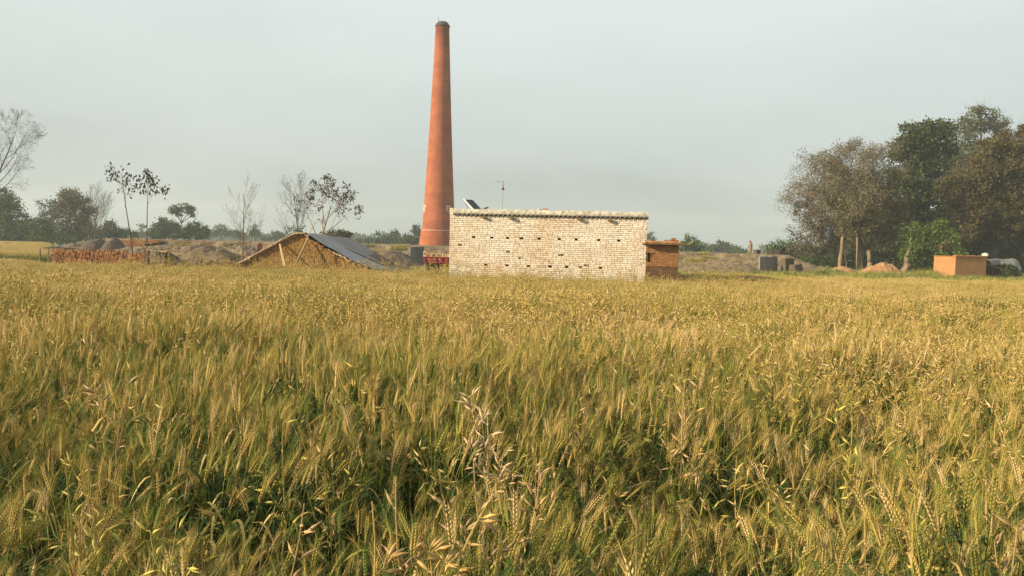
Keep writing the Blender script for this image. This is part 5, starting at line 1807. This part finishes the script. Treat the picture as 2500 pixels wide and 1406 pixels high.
# dried mustard weeds standing in the wheat, thickest in the middle distance
for nm, key, y0, y1, dn, sp in (('mustard_weeds', 'pod_weed', 2.8, 8, 1.0, .165), ('mustard_weeds', 'pod_weed_far', 8, 14, 1.0, .20), ('mustard_weeds', 'pod_weed_far', 14, 36, 1.0, .27)):
    ys = np.arange(y0, y1, sp); P = []
    for y in ys:
        h = .70 * y + 1.5
        xx = np.arange(-h, h, sp); P.append(np.stack([xx, np.full(len(xx), y)], -1))
    P = np.concatenate(P); P += nr.uniform(-.5, .5, P.shape) * sp
    keep = nr.random(len(P)) < dn * np.clip(.62 + .6 * n2(P[:, 0], P[:, 1], .35, 8), .08, 1) * (np.clip((P[:, 1] - 2.3) / 2.6, .12, 1))
    P = P[keep]; P = P[field(P[:, 0], P[:, 1])]
    x, y = P[:, 0], P[:, 1]; n = len(x)
    s = nr.uniform(.80, 1.06, n) * (1.0 if y0 < 6 else 1.02 if y0 < 14 else 1.0) * (1 + .10 * n2(x, y, .75, 1))
    rot = np.stack([nr.normal(0, .14, n), nr.normal(0.05, .14, n), nr.uniform(0, 6.28, n)], -1)
    scatter(nm, key, np.stack([x, y, gz_np(x, y)], -1), rot, np.stack([s, s, s], -1), label={2.8: 'scattered podded mustard weeds among the nearest wheat', 8: 'podded mustard weeds standing thick in the middle of the wheat', 14: 'fine dry mustard weeds towards the buildings'}[y0], kind='stuff')

pts, rots, scs = [], [], []
for _ in range(520):
    x = rng.uniform(-17, 9.5)
    y = rng.uniform(34.6, 37) if x < -3.2 else rng.uniform(31.6, 33.3)
    s = rng.uniform(.95, 1.38) if noise.noise((x * .8, 2, 1)) > -.15 else rng.uniform(.8, 1.05)
    pts.append((x, y, GZ)); rots.append((rng.gauss(0, .12), rng.gauss(0, .12), rng.uniform(0, 6.28))); scs.append((s * .9, s * .9, s))
scatter('tall_weeds', 'pod_weed_far', pts, rots, scs, label='taller dry weeds fringing the foot of the whitewashed wall and the shed', kind='stuff')

# rough grass and weeds between the wheat and the bank
def tuft(seed, name, n=42, col=(.2, .6), h=.45, half=.4):
    g = np.random.default_rng(seed); S = Stalks()
    for _ in range(n):
        p = np.array([g.uniform(-half, half), g.uniform(-half, half), 0]); q = g.uniform(0, 6.28)
        o = np.array([math.cos(q), math.sin(q), 0]); sd = np.array([-o[1], o[0], 0]) * g.uniform(.006, .014)
        L = h * g.uniform(.4, 1.2)
        m = p + o * L * .2 + np.array([0, 0, L * .6]); t = p + o * L * .5 + np.array([0, 0, L * g.uniform(.7, 1.1)])
        a = float(g.uniform(*col))
        S.add([p - sd, p + sd, m + sd, m - sd], Q=[(0, 1, 2, 3)], a=a); S.add([m - sd, m + sd, t], T=[(0, 1, 2)], a=a + .08)
        if g.random() < .35:
            c = m + g.normal(size=3) * .06
            u_, v_ = g.normal(size=3) * .035, g.normal(size=3) * .035
            S.add([c - u_, c + v_, c + u_, c - v_], Q=[(0, 1, 2, 3)], a=a - .05)
    return S.mesh(name)


template('grass_green', [tuft(500 + i, 'grass_green', 46, (.22, .58), .5) for i in range(4)], M['crop'])
template('grass_dry', [tuft(520 + i, 'grass_dry', 40, (.35, .85), .5) for i in range(4)], M['crop'])
def rough_g(x, y): return (x > 6.8) & (y > 42.5) & (y < 84) & ~((x > 37) & (x < 45) & (y > 69) & (y < 74))
place('rough_grass', 'grass_green', .62, 42, 84, lambda y: .72 * y + 4, .5, 3.1, inside=rough_g, hs=.3, xmin=6.5, label='rough green grass between the wheat and the grove', kind='stuff')
def rough_l(x, y): return (x < 6.8) & (y > 37) & (y < 77) & ~((x < -18) & (y > 52)) & ~((x > -14.5) & (x < -6.0) & (y < 62) & (y > 39)) & ~((x > -26.5) & (x < -17) & (y > 43.5) & (y < 46)) & (x > -23 - (y > 41) * 30) & ~((x > -3.4) & (y < 42)) & (y < 66)
place('rough_grass', 'grass_dry', .75, 36.5, 77, lambda y: .74 * y + 3, .5, 3.1, inside=rough_l, hs=.35, sc=.7, dens=.5, xmax=6.8, label='dry grass and weeds round the shed and the brick stack', kind='stuff')
def strip(x, y): return (x < -24.5) & (y > 41.5) & (y < 53)
place('green_strip', 'grass_green', .5, 41, 53, lambda y: .74 * y + 3, .5, 3.1, inside=strip, hs=.2, sc=.75, xmax=-24, label='dark green strip of low crop between two wheat plots at the left', kind='stuff')
def lane_in(x, y): return (x > 5.5) & (y > 15.5) & (y < 24) & ~field(x, y)
place('lane_grass', 'grass_green', .42, 15, 24.5, lambda y: .74 * y + 3, .5, 3.1, inside=lane_in, hs=.2, sc=.5, xmin=5.5, label='low green grass in the gap between the two plots at the right', kind='stuff')
def bank_top(x, y): return (x > -36) & (x < 30) & ((y < 81) | (y > 82))
place('bank_weeds', 'grass_dry', 1.3, 75.5, 79.5, lambda y: 50, .5, 3.1, inside=lambda x, y: (x > -30) & (x < 29) & ~((x > -11) & (x < -6)), hs=.3, sc=1.0, dens=.8, label='dry weeds at the foot of the kiln bank', kind='stuff')
template('shrub', [tuft(560 + i, 'shrub', 150, (.15, .5), .9, .45) for i in range(3)], M['crop'])
pts, rots, scs = [], [], []
for _ in range(150):
    d = rng.uniform(60, 82); px = rng.choice((rng.uniform(1660, 2290), rng.uniform(1960, 2290), rng.uniform(2150, 2290)))
    x = W(px, 640, d).x; s = rng.uniform(.5, 1.25)
    pts.append((x, d, GZ)); rots.append((0, 0, rng.uniform(0, 6.28))); scs.append((s, s, s * rng.uniform(.6, 1.0)))
scatter('undergrowth', 'shrub', pts, rots, scs, label='green undergrowth along the edge of the grove', kind='stuff')

def bank_z(y):
    t = y - KD
    return GZ + Hh * (max(0, (t + 9.5) / 8.5) * .45 if t < -.6 else min(1, .45 + (t + .6) / 3.4 * .55)) - .12
template('scrub', [tuft(580 + i, 'scrub', 120, (.05, .75), .55, .5) for i in range(4)], M['crop'])
pts, rots, scs = [], [], []
for _ in range(620):
    px = rng.choice((rng.uniform(1655, 1870), rng.uniform(1655, 1870), rng.uniform(300, 650), rng.uniform(900, 1000)))
    d = KD - 10 + 13 * rng.random() ** 1.5
    x = W(px, 620, d).x
    if noise.noise((x * .3, d * .5, 3)) < -.1: continue
    s = rng.uniform(.3, .95)
    pts.append((x, d, bank_z(d))); rots.append((0, 0, rng.uniform(0, 6.28))); scs.append((s, s, s * rng.uniform(.5, .9)))
scatter('bank_scrub', 'scrub', pts, rots, scs, label='low scrub and dry weeds growing on the slope of the kiln bank', kind='stuff')

# ---- the mustard plants nearest the camera, one by one
def pod_mesh(seed, curve):
    g = random.Random(seed); mb = MB()
    pts, rad = [], []
    for t, r in ((0, .10), (.08, .30), (.25, .85), (.42, 1.0), (.58, .80), (.70, .42), (.82, .2), (1.0, .05)):
        pts.append((curve * math.sin(t * 2.2), 0, t)); rad.append(r * .088)
    mb.tube(pts, rad, 7, a=g.random())
    me = bpy.data.meshes.new('pod'); me.from_pydata(mb.V, [], mb.F)
    me.polygons.foreach_set('use_smooth', [True] * len(me.polygons)); me.update()
    return me


def pod_material(name, c):
    m = Mat(name, 0.55, 0.35)
    r = m.n('ShaderNodeObjectInfo').outputs['Random']
    m.col(m.ramp(m.math('ADD', m.math('MULTIPLY', r, .6), m.math('MULTIPLY', m.noise(m.pos(), 40, 3), .4)), [(0.15, tuple(x * .62 for x in c)), (0.5, c), (0.85, tuple(min(.85, x * 1.3) for x in c))]))
    m.bump(m.noise(m.pos(), 260, 3), .25, .002)
    return m.m


PODM = {'tan': pod_material('tan_pods', (.34, .215, .095)), 'pale': pod_material('pale_pods', (.42, .29, .16)), 'yellow': pod_material('yellow_pods', (.36, .30, .055)), 'gold': pod_material('gold_pods', (.42, .26, .08))}
STEM = {'tan': simple('tan_stem', (.40, .26, .12), None, 20), 'pale': simple('pale_stem', (.46, .33, .19), None, 20), 'yellow': simple('yellow_green_stem', (.34, .30, .08), None, 20), 'gold': simple('golden_stem', (.46, .32, .11), None, 20)}
GP_ = 'dried mustard plants nearest the camera'
near = [  # px, d, top py, colour, pods, lean x, label, branchy
    (1195, 3.0, 985, 'pale', 46, .05, 'tallest pale mustard plant with crowded beige pods in the centre foreground', .16),
    (1215, 1.95, 1205, 'gold', 42, .62, 'golden mustard spray leaning far right along the bottom edge, right of centre', .10),
    (905, 1.95, 1225, 'gold', 8, -.02, 'upright golden mustard stem with a star of four pods, left of centre', .05),
    (965, 2.1, 1165, 'tan', 11, -.14, 'thin brown mustard stem with few hanging pods, just right of the four-pod star', .07),
    (1165, 2.15, 1130, 'tan', 26, -.12, 'brown mustard plant with short pods below the tallest pale one', .13),
    (165, 2.3, 1120, 'yellow', 15, -.05, 'yellow-green mustard plant with fat pods in the left foreground', .10),
    (700, 2.9, 1010, 'yellow', 12, .04, 'yellowish mustard stem with one big pod, above the left foreground', .10),
    (735, 2.0, 1230, 'tan', 11, .20, 'straw-coloured mustard stem near the bottom between left and centre', .09),
    (1320, 2.4, 1120, 'tan', 24, .16, 'brown mustard plant with curved pods right of the tallest pale one', .12),
    (2245, 2.3, 1190, 'yellow', 16, -.02, 'bright yellow mustard plant at the lower right', .08),
    (1655, 4.3, 860, 'yellow', 14, .0, 'tall straight yellow-green mustard stem right of centre, mid field', .08),
    (1330, 6.2, 712, 'tan', 26, .02, 'brown plume-like mustard plant rising in front of the whitewashed wall', .08),
    (1680, 3.3, 930, 'tan', 18, .10, 'tan mustard plant with few curved pods right of centre', .14),
    (420, 2.05, 1265, 'yellow', 10, .1, 'greenish mustard stem low in the left foreground', .10),
    (2480, 2.1, 1290, 'tan', 10, .02, 'pinkish tan mustard stem at the bottom right corner', .08),
    (2080, 3.4, 985, 'yellow', 16, .05, 'yellow mustard plant in the right half of the wheat', .12),
    (300, 3.2, 930, 'tan', 16, .05, 'tan mustard plant in the left half of the wheat', .14)]
for px, d, tpy, colr, npd, lean, lab, spread in near:
    g = np.random.default_rng(int(px))
    top = W(px, tpy, d)
    zb = gz(0, d)
    hgt = top.z - zb
    bx = top.x - lean * hgt * .5
    root = empty('mustard_plant', (bx, d, zb), 0, label=lab, cat='plant', group=GP_)
    main = [np.array([lean * hgt * .5 * t ** 1.8 + .012 * math.sin(t * 9 + px), .01 * math.sin(t * 7), hgt * t]) for t in np.linspace(0, 1, 12)]
    mb = MB(); mb.tube(main, list(np.linspace(.0042, .0018, 12)), 5, a=.5)
    brs = [main[6:]]
    for k in range(5 if npd > 12 else 2):
        i = int(g.integers(6, 10)); q = g.uniform(0, 6.28)
        o = unit(np.array([math.cos(q) + lean, math.sin(q) * .6, 1.1]))
        L = g.uniform(.7, 1.3) * spread * 1.3
        b = [main[i], main[i] + o * L * .5 + np.array([0, 0, -.004]), main[i] + unit(o + np.array([0, 0, .5])) * L]
        mb.tube(b, [.0018, .0014, .0009], 4, a=.5); brs.append(b)
    pm = [pod_mesh(int(px) + i, cv_) for i, cv_ in enumerate((.0, .14, -.16))]
    for me in pm: me.materials.append(PODM[colr])
    for k in range(int(npd * 1.7)):
        b = brs[int(g.integers(0, len(brs)))]
        tt = g.random() ** .8
        i = min(int(tt * (len(b) - 1)), len(b) - 2)
        p = b[i] + (b[i + 1] - b[i]) * g.random()
        ax = unit(b[i + 1] - b[i])
        o = g.normal(size=3); o = unit(o - o.dot(ax) * ax)
        dr = unit(ax * g.uniform(.2, 1.1) + o)
        st = p + unit(o + ax * .4) * .012
        mb.tube([p, st], [.0013, .0013], 3, a=.5, cap=False)
        L = g.uniform(.040, .062) * (1 if d < 4 else 1.1)
        ob = bpy.data.objects.new('pod', pm[int(g.integers(0, 3))])
        ob.rotation_mode = 'QUATERNION'
        ob.rotation_quaternion = Vector(dr).to_track_quat('Z', 'Y')
        ob.location = st
        fat = g.uniform(.8, 1.25)
        ob.scale = (L * fat, L * fat, L)
        ob.parent = root
        COL.objects.link(ob)
    mb.build('stem', STEM[colr], root)
print('objects', len(bpy.data.objects))
